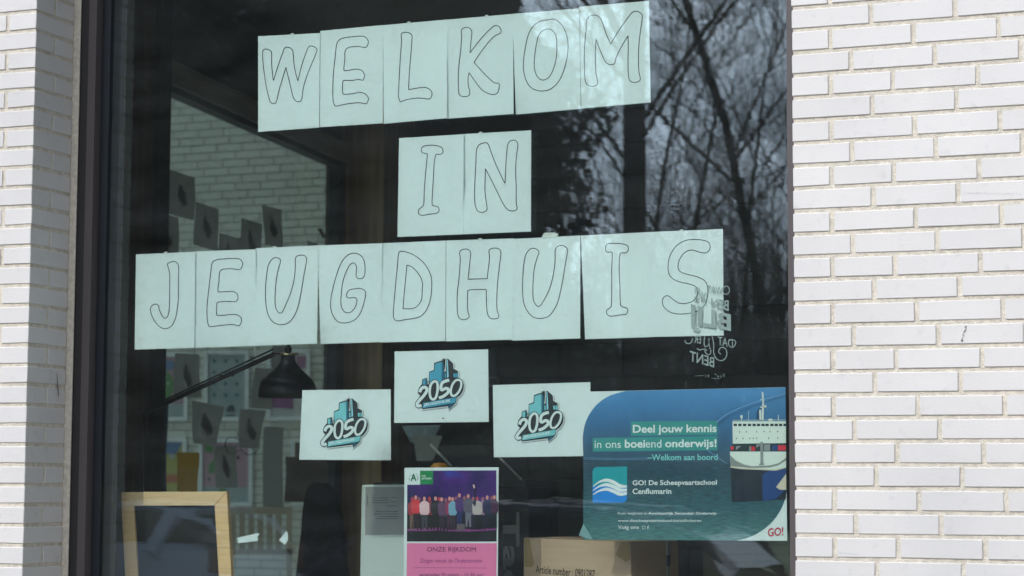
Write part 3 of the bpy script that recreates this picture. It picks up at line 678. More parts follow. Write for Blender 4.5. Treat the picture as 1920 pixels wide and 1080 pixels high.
sf('printed_deck_gear', [[(290,352),(312,350),(316,385),(292,386)], [(299,385),(304,385),(304,420),(299,420)], [(712,350),(720,350),(722,412),(714,412)], [(380,300),(383,300),(385,415),(381,415)], [(205,405),(800,402),(800,407),(205,410)], [(605,392),(650,390),(650,415),(605,416)]], SW, .002)
Iarc = c_('reflection_and_fold_blue', (104, 160, 200))
stroke('painted_reflection', [pz([(805,262),(850,225),(930,185),(1040,145),(1172,108)])], 1.3, sh, .0022, Iarc, post)  # reflection on the glass, painted as thin curves on the poster
stroke('painted_reflection', [pz([(812,275),(860,238),(940,200),(1045,160),(1172,122)])], .8, sh, .0022, SK, post)
stroke('painted_reflection', [pz([(752,405),(800,440),(862,482)])], .7, sh, .0014, Iarc, post)
stroke('printed_fold', [pz([(97,457),(300,460),(440,457)]), pz([(97,450),(300,453),(440,450)])], .4, sh, .0014, Iarc, post)
for q in ([(1082+3,1004),(1102,1010),(1112,1012),(1100,992),(1094,982)],):
    flat('tape', [q], sh, .0024, mat('clear_tape_dull', (.25, .4, .42), .3), post)

# ------------------------------------------------------------------ concert poster
oq = [(758.5, 877), (935, 876), (933, 1132), (756.5, 1133)]
sh = Sheet(oq, SY+.0015, 0, 9)
con = sh.mesh('concert_poster', M_paper); tag(con, 'portrait poster with singers on a blue stage above a pink panel', 'poster')
OZ = (740, 860, 7.2)
oz = lambda pts: zoom(pts, *OZ)
def of(n, polys, m_, o): flat(n, [oz(p) for p in polys], sh, o, m_, con)
root_z = con.location.z
mstage = bpy.data.materials.new('print_stage_light'); mstage.use_nodes = True
t = mstage.node_tree; b = t.nodes['Principled BSDF']; n = t.nodes.new('ShaderNodeTexNoise'); n.inputs['Scale'].default_value = 9; n.inputs['Detail'].default_value = 1
c = t.nodes.new('ShaderNodeTexCoord'); r_ = t.nodes.new('ShaderNodeValToRGB'); e = r_.color_ramp.elements
e[0].position = .35; e[0].color = (*ink(24, 28, 70), 1); e[1].position = .6; e[1].color = (*ink(62, 34, 110), 1); k = e.new(.72); k.color = (*ink(28, 70, 160), 1)
t.links.new(c.outputs['Object'], n.inputs['Vector']); t.links.new(n.outputs['Fac'], r_.inputs[0]); t.links.new(r_.outputs[0], b.inputs['Base Color'])
of('printed_stage_backdrop', [[(170,352),(345,350),(342,162),(1372,158),(1374,700),(168,700)]], mstage, .0006)
of('printed_stage_floor', [[(168,690),(1374,690),(1376,1118),(165,1118)]], c_('print_stage_black', (16, 20, 32)), .0006)
of('printed_glow', [[(170,950),(400,930),(620,930),(740,960),(900,945),(1100,955),(1374,930),(1374,965),(1000,985),(720,980),(600,968),(400,978),(170,975)]], c_('print_magenta', (112, 60, 122)), .0008)
of('green_square', [[(342,164),(518,162),(518,346),(344,348)]], c_('print_green', (28, 122, 72)), .001)
Gg = c_('print_dark_green', (30, 96, 72))
text('lettering', 'A', oz([(215,204),(295,202),(295,300),(215,302)]), sh, .0012, Gg, con, .03)
stroke('ray_mark', [oz([(190,238),(208,246)]), oz([(183,268),(205,266)]), oz([(190,290),(208,280)]), oz([(300,242),(318,236)]), oz([(304,262),(326,258)]), oz([(302,280),(318,284)]), oz([(212,212),(222,226)]), oz([(302,206),(292,222)])], .8, sh, .0012, Gg, con, step=1)
text('lettering', 'STAD\nANTWERPEN', oz([(362,222),(496,220),(496,280),(362,282)]), sh, .0012, I_txt, con, .02)
SK1 = c_('print_skin', (190, 140, 125)); cols = {}; rnp = random.Random(12)
def pc_(rgb):
    if rgb not in cols: cols[rgb] = c_('print_clothing', rgb)
    return cols[rgb]
PEO = [(240,500,(130,44,50),(92,78,66),1),(290,495,(170,52,58),(40,30,40),1),(405,490,(176,166,170),(52,58,66),1.12),(550,495,(24,24,30),(20,20,26),1.1),(640,510,(78,60,88),(44,36,50),.95),(735,510,(120,50,80),(60,40,60),.9),
       (790,500,(96,148,168),(46,44,52),1),(875,445,(66,44,100),(34,44,90),1.05),(1000,452,(74,78,92),(92,102,116),1.15),(1120,485,(150,158,154),(26,24,32),1.05),(1255,485,(30,36,66),(24,30,44),1.1),(1350,475,(60,32,60),(24,30,44),.9)]
PEO = [(330,505,(70,40,60),(24,24,34),.95),(470,500,(110,44,60),(24,22,30),1.0),(600,505,(40,36,60),(24,24,34),1.0),(690,520,(60,60,80),(30,28,40),.9),(830,495,(50,40,70),(30,30,44),1.05),(940,490,(36,40,70),(24,26,40),1.1),(1060,500,(90,80,110),(30,30,50),.95),(1190,500,(130,110,140),(30,28,44),.95),(1310,490,(34,34,60),(24,24,40),1.05)]+[(x+rnp.uniform(-8, 8), y+rnp.uniform(-14, 14), a, b_, c_*rnp.uniform(.92, 1.08)) for x, y, a, b_, c_ in PEO]
for ip, (x, y, cu, cl, s_) in enumerate(PEO):
    wv = 62*s_; oo = .0009+.0001*ip
    body = [(x-wv*.35,y+70),(x-wv*.95,y+110),(x-wv*.9,y+230),(x-wv*.6,y+262),(x+wv*.6,y+262),(x+wv*.95,y+225),(x+wv*.9,y+105),(x+wv*.35,y+70)]
    legs = [(x-wv*.55,y+258),(x-wv*.5,y+460),(x-wv*.15,y+460),(x,y+330),(x+wv*.2,y+460),(x+wv*.55,y+462),(x+wv*.55,y+258)]
    of('printed_singer', [body], pc_(cu), oo); of('printed_singer', [legs], pc_(cl), oo)
    of('printed_head', [[(x+20*math.cos(a), y+42+29*math.sin(a)) for a in [k*math.pi/5 for k in range(10)]]], pc_((176,136,128) if ip > 8 else (126, 84, 96)) if rnp.random() > .2 else pc_((150, 56, 72)), oo+.00005)
of('printed_singer', [[(1050,600),(1075,560),(1070,400),(1088,395),(1100,600),(1085,650)]], pc_((30, 34, 60)), .0032)
of('printed_head', [[(1052,350),(1078,352),(1085,398),(1068,402)]], pc_((206,170,160)), .0032)
of('printed_amplifier', [[(838,880),(945,880),(945,970),(838,968)]], pc_((84, 84, 90)), .0033)
CZ = (640, 840, 4.174)
cz = lambda pts: zoom(pts, *CZ)
flat('pink_panel', [cz([(514,745),(1216,745),(1210,1205),(508,1205)])], sh, .001, mat('print_pink', ink(190, 112, 152), .6), con)
Pp = c_('print_plum', (52, 24, 66)); Pv = c_('print_violet', (104, 46, 110))
def ct(s, x0, y0, x1, y1, m_, b=0.): text('lettering', s, cz(rq(x0, y0, x1, y1)), sh, .0014, m_, con, b)
ct('ONZE RIJKDOM', 670, 775, 1054, 822, Pp, .0); ct('Zingen vanuit de Onderstroom', 615, 864, 1100, 908, Pv, .0)
ct('woensdag 25 maart - 13.30 uur', 610, 978, 1112, 1014, Pp, .0)
flat('rule_line', [cz([(568,935),(1134,938),(1134,941),(568,938)])], sh, .0014, Pv, con)

# ------------------------------------------------------------------ mirrored lettering stuck on the glass
DZ = (1240, 510, 5.144); dsurf = YPlane(GY+.0238)
dec = thing('window_lettering', 'mirrored white script lettering stuck on the glass over the S sheet', 'lettering', tuple(P(1335, 710, GY+.0236)))
dz = lambda pts: zoom(pts, *DZ)
def dt(s, q, b=.0): text('lettering', s, dz(q), dsurf, 0, M_decal, dec, b, flip=True)
dt('WAT', [(440,125),(592,145),(592,215),(440,205)]); dt('BEN', [(480,252),(650,275),(650,376),(480,338)], .02)
dt('-', [(452,282),(468,284),(468,292),(452,290)]); dt('BLIJ', [(285,308),(672,410),(672,620),(285,570)], .03)
dt('DAT', [(545,620),(690,650),(690,735),(545,700)], .005); dt('ER', [(320,608),(382,614),(382,692),(320,680)], .005)
dt('BENT', [(275,758),(510,826),(510,922),(275,858)], .012)
stroke('flourish', [dz(p) for p in ([(628,135),(600,150),(592,178),(605,208),(630,214),(652,195),(655,165),(640,140),(620,134)],
    [(225,655),(235,680),(262,692),(290,675),(300,640)], [(690,652),(715,668),(712,700),(690,726),(672,722)],
    [(490,620),(505,700),(505,780),(530,835),(575,855),(615,835),(632,790),(622,745),(590,726),(560,742),(555,775),(575,792)],
    [(418,620),(412,690),(425,720),(455,700),(462,640)], [(455,640),(465,720),(478,775),(455,798),(425,775),(420,750)],
    [(345,735),(370,752),(420,742),(440,760)], [(330,205),(325,170),(345,150),(365,170),(350,230),(340,280),(365,295)],
    [(395,190),(390,290),(380,230),(350,190)], [(432,200),(410,240),(428,310)], [(320,240),(345,262),(330,290),(318,270)])], 1.7, dsurf, 0, M_decal, dec)
stroke('signature', [dz(p) for p in ([(325,1003),(370,1001),(415,998)], [(425,985),(432,1000),(425,1018)], [(450,990),(460,1005),(450,1012),(450,990)], [(485,1022),(530,1028),(570,1025)], [(515,985),(528,982),(528,995),(515,985)], [(540,1005),(552,1000),(552,1015),(540,1005)], [(565,1003),(578,1000),(576,1018),(566,1010)], [(590,980),(600,1000),(608,1012)], [(606,975),(608,1012)])], .6, dsurf, 0, M_decal, dec)

# ------------------------------------------------------------------ table behind the window and what stands on it
TZ = .95
tab = thing('table', 'long pale table behind the window holding the boxes', 'table', (-1.25, .85, 0))
MB().box(-2.33, -.02, .36, 1.25, TZ-.03, TZ).build('tabletop', mat('table_laminate', (.6, .57, .5), .5), tab)
for x in (-2.25, -.1):
    for y in (.42, 1.19): MB().box(x-.02, x+.02, y-.02, y+.02, .0, TZ-.03).build('leg', M_dark, tab)

def slab(front, y0, th):                        # picture outline on a plane, given real thickness
    return [P(x, y, y0) for x, y in front], [P(x, y, y0)+np.array([0, th, 0]) for x, y in front]
# chalkboard
cb = thing('chalkboard', 'small black chalkboard in a pale wooden frame, bottom left behind the glass', 'chalkboard', (-1.95, .42, TZ))
yb = .40
OUT = [(226,922.5),(425.5,921.5),(441,1215),(241,1215)]; INN = [(250,948.5),(402,948),(416.5,1190),(265,1190)]
for k, m_ in ((0, M_woodh), (1, M_wood), (2, M_woodh), (3, M_wood)):
    a, b = k, (k+1) % 4
    q = [OUT[a], OUT[b], INN[b], INN[a]]
    cxm = sum(p[0] for p in q)/4; cym = sum(p[1] for p in q)/4
    q = [(p[0]+(cxm-p[0])*.0015, p[1]+(cym-p[1])*.004) for p in q]
    f_, bk = slab(q, yb, .018); o = MB().hexa(f_, bk).build('frame_rail', m_, cb)
    bv = o.modifiers.new('b', 'BEVEL'); bv.width = .0018; bv.segments = 2
f_, bk = slab([(247, 945), (405, 945), (419, 1193), (262, 1193)], yb+.009, .006); MB().hexa(f_, bk).build('slate', M_board, cb)

# desk lamp
yl = .62
lamp = thing('desk_lamp', 'black architect desk lamp with a long arm and bell shade', 'lamp', (-1.9, yl, TZ))
c = P(539, 745, yl); sc_ = np.linalg.norm(P(593, 745, yl)-P(485, 745, yl))/2
s1 = np.linalg.norm(P(539, 645, yl)-P(539, 745, yl))/100
prof = [(54,0),(54.8,1.5),(54.5,8),(53.5,17),(50.5,26),(45,34),(37,42),(28,50),(20.5,58),(15.5,65),(13.5,71),(13,79),(12,80),(0,80)]
inner = [(0, 76), (11,76),(12,68),(24,50),(42,34),(51,17),(52.5,1),(54,0)]
MB().lathe(c, [(r_*s1, z*s1) for r_, z in prof]).lathe(c, [(r_*s1, z*s1) for r_, z in inner]).build('lamp_shade', M_black, lamp, smooth=True)
MB().lathe(c, [(14.8*s1, 78*s1), (14.8*s1, 81.5*s1), (10*s1, 82*s1)]).tube([P(513,663,yl), P(558,663.5,yl)], .004).build('brass_collar', mat('brass', (.7, .55, .3), .3, metal=1), lamp, smooth=True)
MB().lathe(c, [(4.5*s1, 81*s1), (6.5*s1, 86*s1), (7*s1, 91*s1), (4*s1, 97*s1), (2.4*s1, 99*s1), (2.4*s1, 125*s1), (0, 125*s1)]).build('socket_cap', M_black, lamp, smooth=True)
MB().tube([P(268,775,yl), P(514,664,yl)], .0078).tube([P(270,768,yl-.012), P(512,655,yl-.012)], .003).build('upper_arm', M_black, lamp, smooth=True)
lowp = P(269, 775, yl)
MB().tube([lowp, (lowp[0]+.02, yl, TZ+.03)], .0078).build('lower_arm', M_black, lamp, smooth=True)
MB().lathe((lowp[0]+.02, yl, TZ), [(0,0),(.085,0),(.085,.014),(.02,.03),(0,.03)]).build('lamp_base', M_black, lamp, smooth=True)
MB().hexa([P(406,703,yl-.02), P(440,702,yl-.02), P(438,706,yl-.02), P(407,705,yl-.02)], [P(406,703,yl), P(440,702,yl), P(438,706,yl), P(407,705,yl)]).build('arm_clip', M_dark, lamp)

# white box with an upside-down printed label
yb = .56
wb = thing('white_box', 'white carton with an upside-down grey printed label beside the concert poster', 'box', (-1.4, yb+.06, TZ))
q = [(677.5, 909), (772, 908), (772, 1195), (672, 1195)]; f_, bk = slab(q, yb, .13)
o = MB().hexa(f_, bk).build('carton', M_whiteplastic, wb); bv = o.modifiers.new('b', 'BEVEL'); bv.width = .006; bv.segments = 3
ysf = YPlane(yb-.0006)
flat('label', [[(685.5,913),(770,913),(770,1002),(684.5,1003)]], ysf, .0, mat('grey_label', ink(120, 136, 136), .6, var=.03), wb)
Itx = c_('print_grey_text', (64, 74, 76)); rn = random.Random(3)
def fake(x0, x1, y, h, seg=(3, 8)):
    x = x0; ps = []
    while x < x1:
        l = rn.uniform(*seg); ps.append([(x, y+rn.uniform(-.3, .3)), (min(x+l, x1), y+rn.uniform(-.3, .3)), (min(x+l, x1), y+h), (x, y+h)]); x += l+1.2
    return ps
ps = []
for y, a, b in ((933,698,728),(937.5,697,730),(942,697,730),(932,734,745),(940.5,734,745),(948,725,745),(958.5,706,747),(963,702,747),(968,711,747),(972,705,747)): ps += fake(a, b, y, 1.1)
flat('small_print', ps, ysf, .0006, Itx, wb)
flat('small_print', [[(688.5,929),(689.6,929),(689.6,947),(688.5,947)]], ysf, .0006, Itx, wb)

# black box with a word running down its edge
yb = .60
kb = thing('black_box', 'glossy black box with large grey letters running down, right of the concert poster', 'box', (-.95, yb+.1, TZ))
q = [(900, 913), (991.5, 913), (992, 1195), (900, 1195)]; f_, bk = slab(q, yb, .2)
o = MB().hexa(f_, bk).build('carton', mat('glossy_black_card', (.010, .011, .014), .2), kb); bv = o.modifiers.new('b', 'BEVEL'); bv.width = .003
text('lettering', 'Tac', [(974, 960), (974, 1112), (943, 1112), (943, 960)], YPlane(yb-.001), 0, c_('print_dark_grey', (56, 62, 66)), kb, .03)

# cardboard box
def yq(pts): return [P(x, y, yy) for x, y, yy in pts]
bxr = thing('cardboard_box', 'brown cardboard box with a black article number, under the ship poster', 'box', (-.75, .6, TZ))
fA = yq([(981.5,1008.5,.46),(1182,1016.5,.40),(1187,1200,.40),(981,1200,.46)])
up = P(1020, 996.5, .66)-fA[0]; 
bkv = np.array([.05, .30, .0])
bkq = [fA[0]+bkv, fA[1]+bkv, fA[2]+bkv, fA[3]+bkv]
o = MB().hexa(fA, bkq).build('carton', M_card, bxr); bv = o.modifiers.new('b', 'BEVEL'); bv.width = .003; bv.segments = 2
class Face:                                    # bilinear surface given by its four picture corners
    def __init__(s, quad, pts, lift): s.q = quad; s.p = [np.array(v) for v in pts]; s.l = lift
    def __call__(s, X, Y, o=0):
        a, b, c, d = s.p; n = np.cross(b-a, d-a); n /= np.linalg.norm(n)
        if n[1] > 0: n = -n
        r = ray(X, Y); q0 = a+n*(s.l+o); return CAM+r*(((q0-CAM)@n)/(r@n))
fs = Face(None, fA, .0008)
text('lettering', 'Article number : 0901287', [(1004.5,1060),(1115.5,1069),(1114,1085),(1004.5,1074)], fs, 0, c_('print_black', (44, 44, 40)), bxr, .006)
I_tp = mat('brown_parcel_tape', (.42, .28, .14), .25)
flat('parcel_tape', [[(983,1009.5),(993.5,1010),(1001.5,1058),(996,1064),(983.5,1062)]], fs, .0003, I_tp, bxr)
flat('parcel_tape', [[(1164,1016.5),(1181.5,1017),(1181,1048),(1174,1054),(1154,1040)]], fs, .0003, I_tp, bxr)

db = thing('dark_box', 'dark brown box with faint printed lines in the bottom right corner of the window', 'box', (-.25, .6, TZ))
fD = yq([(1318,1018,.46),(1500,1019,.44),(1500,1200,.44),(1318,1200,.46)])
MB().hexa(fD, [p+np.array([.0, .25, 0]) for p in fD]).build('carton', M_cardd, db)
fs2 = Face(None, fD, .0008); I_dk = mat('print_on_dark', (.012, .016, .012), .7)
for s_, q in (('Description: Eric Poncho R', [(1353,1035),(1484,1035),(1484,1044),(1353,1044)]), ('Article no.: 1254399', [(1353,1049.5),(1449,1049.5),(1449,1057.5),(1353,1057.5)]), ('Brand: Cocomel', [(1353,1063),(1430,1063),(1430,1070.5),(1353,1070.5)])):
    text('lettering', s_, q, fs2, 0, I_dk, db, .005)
sb = thing('milk_carton', 'narrow grey and blue carton standing between the two brown boxes', 'carton', tuple(P(1244, 1190, .62)*np.array([1, 1, 0])+np.array([0, 0, TZ])))
for nm, y0, y1, m_ in (('carton', 1016, 1040, mat('pale_carton', (.35, .36, .36), .5)), ('blue_band', 1041, 1062, mat('blue_carton', (.02, .05, .12), .5)), ('carton', 1063, 1195, mat('pale_carton_low', (.35, .36, .36), .5))):
    f_, bk = slab(rq(1238, y0, 1252, y1), .62, .05); MB().hexa(f_, bk).build(nm, m_, sb)

# scraps of label paper on the glass, lower left
for k, (q, l) in enumerate((([(445,1008),(482,1000),(487,1000.5),(483,1006),(483,1014),(446,1018.5)], 'long torn white label scrap near the chalkboard'),
             ([(537,995.5),(539.5,999),(540,1012),(534.5,1021.5),(523,1013)], 'pointed torn white label scrap right of the longer one'))):
    f_, bk = [P(x, y, SY-.0005) for x, y in q], [P(x, y, SY+.0004) for x, y in q]; n_ = len(q)
    o = obj('label_scrap', f_+bk, [tuple(range(n_)), tuple(range(2*n_-1, n_-1, -1))]+[((i+1) % n_, i, i+n_, (i+1) % n_+n_) for i in range(n_)], M_paper)
    tag(o, l, 'paper scrap')

# tray and odds and ends on the far side of the table
ty = 1.05
tr = thing('open_crate', 'dark open crate with pale rims behind the middle emblem sheet', 'crate', (-1.9, ty+.2, TZ))
MB().hexa([P(822,835,ty), P(905,834,ty), P(938,872,ty-.1), P(848,874,ty-.1)], [P(822,845,ty+.02), P(905,845,ty+.02), P(938,882,ty-.08), P(848,884,ty-.08)]).build('flap', M_dark, tr)
M_rim = mat('pale_rim', (.32, .34, .33), .4)
MB().tube([P(808,834,ty), P(846,874,ty-.1)], .0045).tube([P(938,860,ty), P(977,898,ty-.1)], .004).build('rim', M_rim, tr)
MB().hexa([P(700,905,ty), P(985,900,ty), P(985,1190,ty), P(700,1190,ty)], [P(700,905,ty)+np.array([0,.3,0]), P(985,900,ty)+np.array([0,.3,0]), P(985,1190,ty)+np.array([0,.3,0]), P(700,1190,ty)+np.array([0,.3,0])]).build('crate_body', M_dark, tr)
cs = thing('paper_stack', 'blue grey cards and papers leaning behind the middle emblem sheet', 'papers', tuple(P(790, 863, 1.3)))
MB().hexa([P(753,798,1.35), P(826,797,1.35), P(808,835,1.35), P(770,830,1.35)], [P(753,798,1.36), P(826,797,1.36), P(808,835,1.36), P(770,830,1.36)]).build('card', mat('blue_card', (.08, .11, .125), .6, var=.4, vscale=30), cs)
MB().hexa([P(774,815,1.3), P(830,817,1.3), P(812,864,1.3), P(781,864,1.3)], [P(774,815,1.31), P(830,817,1.31), P(812,864,1.31), P(781,864,1.31)]).build('card', mat('grey_card', (.10, .11, .105), .6), cs)
c = P(824, 884, 1.25)
tag(MB().lathe(c-np.array([0, 0, .0]), [(0, .03), (.02, .028), (.032, .016), (.035, 0), (.03, -.02), (0, -.02)], 20).build('orange_ball', mat('orange_plastic', (.5, .22, .03), .4), smooth=True), 'orange round thing peeking over the concert poster', 'ball')

# chair
chy = 1.75
ch = thing('chair', 'black high-backed chair behind the glass left of the white carton', 'chair', tuple(P(602, 1075, chy)*np.array([1, 1, 0])))
prof = smooth_path([(572,930),(580,910),(592,904.5),(608,908),(620,925),(630,960),(638,1010),(642,1060),(644,1110),(600,1118),(556,1110),(558,1050),(564,1000),(567,960)], True, 4)
f_ = [P(x, y, chy) for x, y in prof]; n_ = len(f_); bk = [p+np.array([-.01, .07, 0]) for p in f_]
o = obj('backrest', f_+bk, [tuple(range(n_)), tuple(range(2*n_-1, n_-1, -1))]+[((i+1) % n_, i, i+n_, (i+1) % n_+n_) for i in range(n_)], M_blackf, ch)
c = ch.location
MB().box(c[0]-.24, c[0]+.24, chy-.1, chy+.4, .5, .6).build('seat', M_blackf, ch)
MB().tube([(c[0], chy+.15, .1), (c[0], chy+.15, .5)], .03).tube([(c[0], chy+.1, .52), (c[0], chy+.03, .95)], .02).build('gas_column', M_dark, ch)
for k in range(5):
    a = k*2*math.pi/5; MB().tube([(c[0], chy+.15, .11), (c[0]+.3*math.cos(a), chy+.15+.3*math.sin(a), .05)], .02, 6).build('leg', M_dark, ch)

# ------------------------------------------------------------------ room shell
MB().box(-3.6, 4.9, .31, 6.6, -.12, 0.01).build('floor', M_floor, kind='structure')
MB().box(-4.7, 4.98, .31, 6.6, 3.95, 4.1).build('ceiling', M_ceil, kind='structure')
MB().box(-16, 5.1, .0, 3.0, 4.37, 12.5).build('sun_block_mass', M_upper, kind='structure')  # unseen mass added to keep the sun off the far brick wall
MB().box(-4.7, 5.1, 3.0, 6.6, 4.12, 4.4).build('roof', M_ceil, kind='structure')
MB().box(-12.5, -4.2, 8.9, 9.3, 5.63, 9.2).build('upper_wall', M_upper, kind='structure')
rw = MB().box(4.7, 4.95, .31, 6.6, 0, 4.1).build('side_wall', M_upper); tag(rw, 'white light-bouncing end wall of the room, far right behind the brick', 'wall')  # unseen wall, made white to bounce light back onto the beam
inn = MB().box(-3.5, -W-.01, .212, .31, 0, 3.95).box(.01, 4.7, .302, .33, 0, 3.95).build('inner_lining', M_panel); tag(inn, 'brown wood lining on the room side of the front wall', 'wall')
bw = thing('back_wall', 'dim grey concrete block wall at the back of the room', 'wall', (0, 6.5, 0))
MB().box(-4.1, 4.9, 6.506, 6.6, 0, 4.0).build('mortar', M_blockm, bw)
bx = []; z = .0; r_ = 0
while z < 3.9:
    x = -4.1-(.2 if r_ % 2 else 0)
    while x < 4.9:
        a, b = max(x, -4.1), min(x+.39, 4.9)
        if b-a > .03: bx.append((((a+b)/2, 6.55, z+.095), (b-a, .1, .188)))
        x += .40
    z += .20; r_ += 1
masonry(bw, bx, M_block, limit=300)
# picture on the back wall
pic = thing('picture_frame', 'small framed picture on the dim block wall above the right emblem sheet', 'picture', tuple(P(927, 722, 6.48)))
MB().hexa(*slab([(915,706),(934,706),(934,724),(913,724)], 6.46, .03)).build('frame', mat('pale_frame', (.2, .2, .19), .5), pic)
flat('print', [[(918,709),(931,709),(931,722),(917,722)]], YPlane(6.455), 0, M_block, pic)

# glazed side wall of the room, running back from the corner pier
HD = (-.13, .9915); pp = VPlane((-4.02, 3.65), HD)
def alongp(y, o=0, z=0):                       # a point of the side wall at depth y
    s = (y-3.65)/HD[1]; return np.array([-4.02+HD[0]*s, y, z])+pp.n*o
def wall_seg(y0, y1, z0, z1, o0, o1):
    q = [alongp(y0, o1, z0), alongp(y1, o1, z0), alongp(y1, o1, z1), alongp(y0, o1, z1)]
    r = [alongp(y0, o0, z0), alongp(y1, o0, z0), alongp(y1, o0, z1), alongp(y0, o0, z1)]
    return q, r
yA = pp(297, 500)[1]; yA0 = pp(276, 500)[1]; yB = pp(627, 500)[1]; yB1 = pp(641, 500)[1]
zb1 = pp(297, 105)[2]; zb0 = pp(297, 150)[2]; zr0 = pp(297, 163)[2]
sw = thing('side_window', 'side glazing under a pale wood beam with dark sheets taped on it', 'window', tuple(alongp(4.5)))
MB().hexa(*wall_seg(.33, yA0, 0, 3.95, -.12, .02)).build('wood_panel', M_panel, sw)
MB().hexa(*wall_seg(yA0, yA, .0, 3.95, -.08, .05)).build('frame_post', M_dark, sw)
MB().hexa(*wall_seg(yA, 6.2, zb0, zb1, -.08, .03)).build('wood_beam', M_beam, sw)
MB().hexa(*wall_seg(yA, 6.2, zb1, 3.95, -.10, -.02)).build('upper_panel', M_ceil, sw)
MB().hexa(*wall_seg(yA, yB, zr0, zb0, -.06, .01)).build('frame_rail', M_dark, sw)
MB().hexa(*wall_seg(yB, yB1, .25, zb0, -.06, .02)).build('frame_post', M_dark, sw)
MB().hexa(*wall_seg(yA, yB, 0, .3, -.08, .02)).build('frame_rail', M_dark, sw)
MB().hexa(*wall_seg(yA, yB, .3, zr0, -.03, -.01)).build('glass_pane', M_glass2, sw)
c0 = alongp(yB1+.02); xc1 = P(716, 700, c0[1])[0]
colm = MB().box(c0[0]-.04, xc1, c0[1], 6.49, 0, 3.9).build('wood_column', M_column); tag(colm, 'varnished brown wood column at the far end of the side glazing', 'column')

# sheets on the side glazing, seen from the back
SS = [('a', [(317.3,317),(366.2,333.1),(364.3,413.8),(316.1,400.5)], 'highest dark sheet on the side glazing', 1),
 ('b', [(366,377.7),(408.8,392.8),(410,472),(363,458.3)], 'dark sheet one step down from the highest on the side glazing', 1),
 ('c', [(290,394),(334.9,408.5),(334.9,489),(290,476)], 'dark sheet at the left edge of the side glazing above the J', 1),
 ('d', [(410,436.6),(449.7,447.5),(449.7,520),(410,512)], 'dark sheet mostly hidden behind the top of the letter E sheet', 1),
 ('e', [(451.6,408.5),(490.6,420.3),(490,496),(451.5,486)], 'dark sheet with pale left edge above the seam of E and U', 1),
 ('f', [(492.5,383.7),(529.5,393.7),(529,468),(496,458)], 'dark sheet rightmost of the stepped row above the U', 1),
 ('h', [(577.5,451),(596,457),(596,520),(577,515)], 'dark sheet whose top corner shows above the G sheet', 0),
 ('i', [(326.8,662),(372.6,664.7),(378.2,745.3),(326,743.4)], 'dark sheet above the lamp arm under the J sheet', 1),
 ('j', [(358.5,750.4),(420,763),(406,834.9),(362.7,831.4)], 'dark curling sheet below the middle of the lamp arm', 1),
 ('k', [(449.5,766.6),(498.8,770),(484.2,841.8),(447,839.5)], 'dark curling sheet just left below the lamp shade', 1),
 ('l', [(403,836),(443.7,836),(444.4,914.4),(402.2,914.4)], 'dark sheet right of the amber sheet', 1),
 ('m', [(494.6,800),(531.7,801.3),(530,952),(492.2,951)], 'tall dark sheet hanging left of the lowest emblem sheet', 0),
 ('n', [(478.5,689),(515,692),(508.5,768),(470,765)], 'dark sheet partly hidden by the lamp shade', 1),
 ('o', [(281,756),(315,757),(312,922),(279,922)], 'tall dark blue sheet at the left edge behind the lamp arm', 2),
 ('p', [(330.3,847.6),(373,848.7),(370.5,925),(334,925)], 'amber translucent sheet above the chalkboard', 3),
 ('q', [(535.5,856),(615,858),(612,942),(534,941)], 'dark brown sheet behind the black chair', 4),
 ('r', [(510,648),(545,650),(545,700),(510,696)], 'dark sheet behind the lamp socket', 0)]
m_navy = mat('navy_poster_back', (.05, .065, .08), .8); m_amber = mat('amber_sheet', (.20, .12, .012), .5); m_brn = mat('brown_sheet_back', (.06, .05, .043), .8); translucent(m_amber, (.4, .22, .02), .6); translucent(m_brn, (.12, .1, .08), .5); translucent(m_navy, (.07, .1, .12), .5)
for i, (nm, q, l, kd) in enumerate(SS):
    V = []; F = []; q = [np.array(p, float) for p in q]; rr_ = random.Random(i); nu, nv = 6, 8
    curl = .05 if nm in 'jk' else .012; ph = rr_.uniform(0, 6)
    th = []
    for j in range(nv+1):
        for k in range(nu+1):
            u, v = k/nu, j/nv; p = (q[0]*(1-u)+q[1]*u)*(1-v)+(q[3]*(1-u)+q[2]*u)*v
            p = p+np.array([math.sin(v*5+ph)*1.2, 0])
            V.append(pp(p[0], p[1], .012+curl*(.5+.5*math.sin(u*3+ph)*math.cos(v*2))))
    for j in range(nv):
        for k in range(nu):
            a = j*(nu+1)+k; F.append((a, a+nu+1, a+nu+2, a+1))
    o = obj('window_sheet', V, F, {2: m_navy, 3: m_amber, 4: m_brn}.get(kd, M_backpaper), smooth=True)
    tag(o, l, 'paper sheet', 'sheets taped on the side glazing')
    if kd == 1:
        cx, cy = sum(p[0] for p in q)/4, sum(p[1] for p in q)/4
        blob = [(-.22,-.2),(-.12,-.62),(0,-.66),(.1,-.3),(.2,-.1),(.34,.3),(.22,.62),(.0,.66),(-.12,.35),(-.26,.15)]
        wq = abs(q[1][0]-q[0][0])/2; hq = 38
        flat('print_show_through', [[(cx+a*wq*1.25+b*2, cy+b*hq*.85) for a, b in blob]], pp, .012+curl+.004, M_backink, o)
    if kd == 2:
        stroke('swirl_mark', [[(293,885),(298,880),(303,882),(308,877)], [(293,889),(298,885),(303,887),(308,882)]], 1., pp, .03, mat('pale_mark', (.1, .12, .14), .8), o)
o = flat('paper_tag', [[(595,428.7),(602.5,427.5),(612,446),(605,447.5)]], pp, .02, m_brn); tag(o, 'tiny tilted brown tag on the side glazing above the G', 'tag')
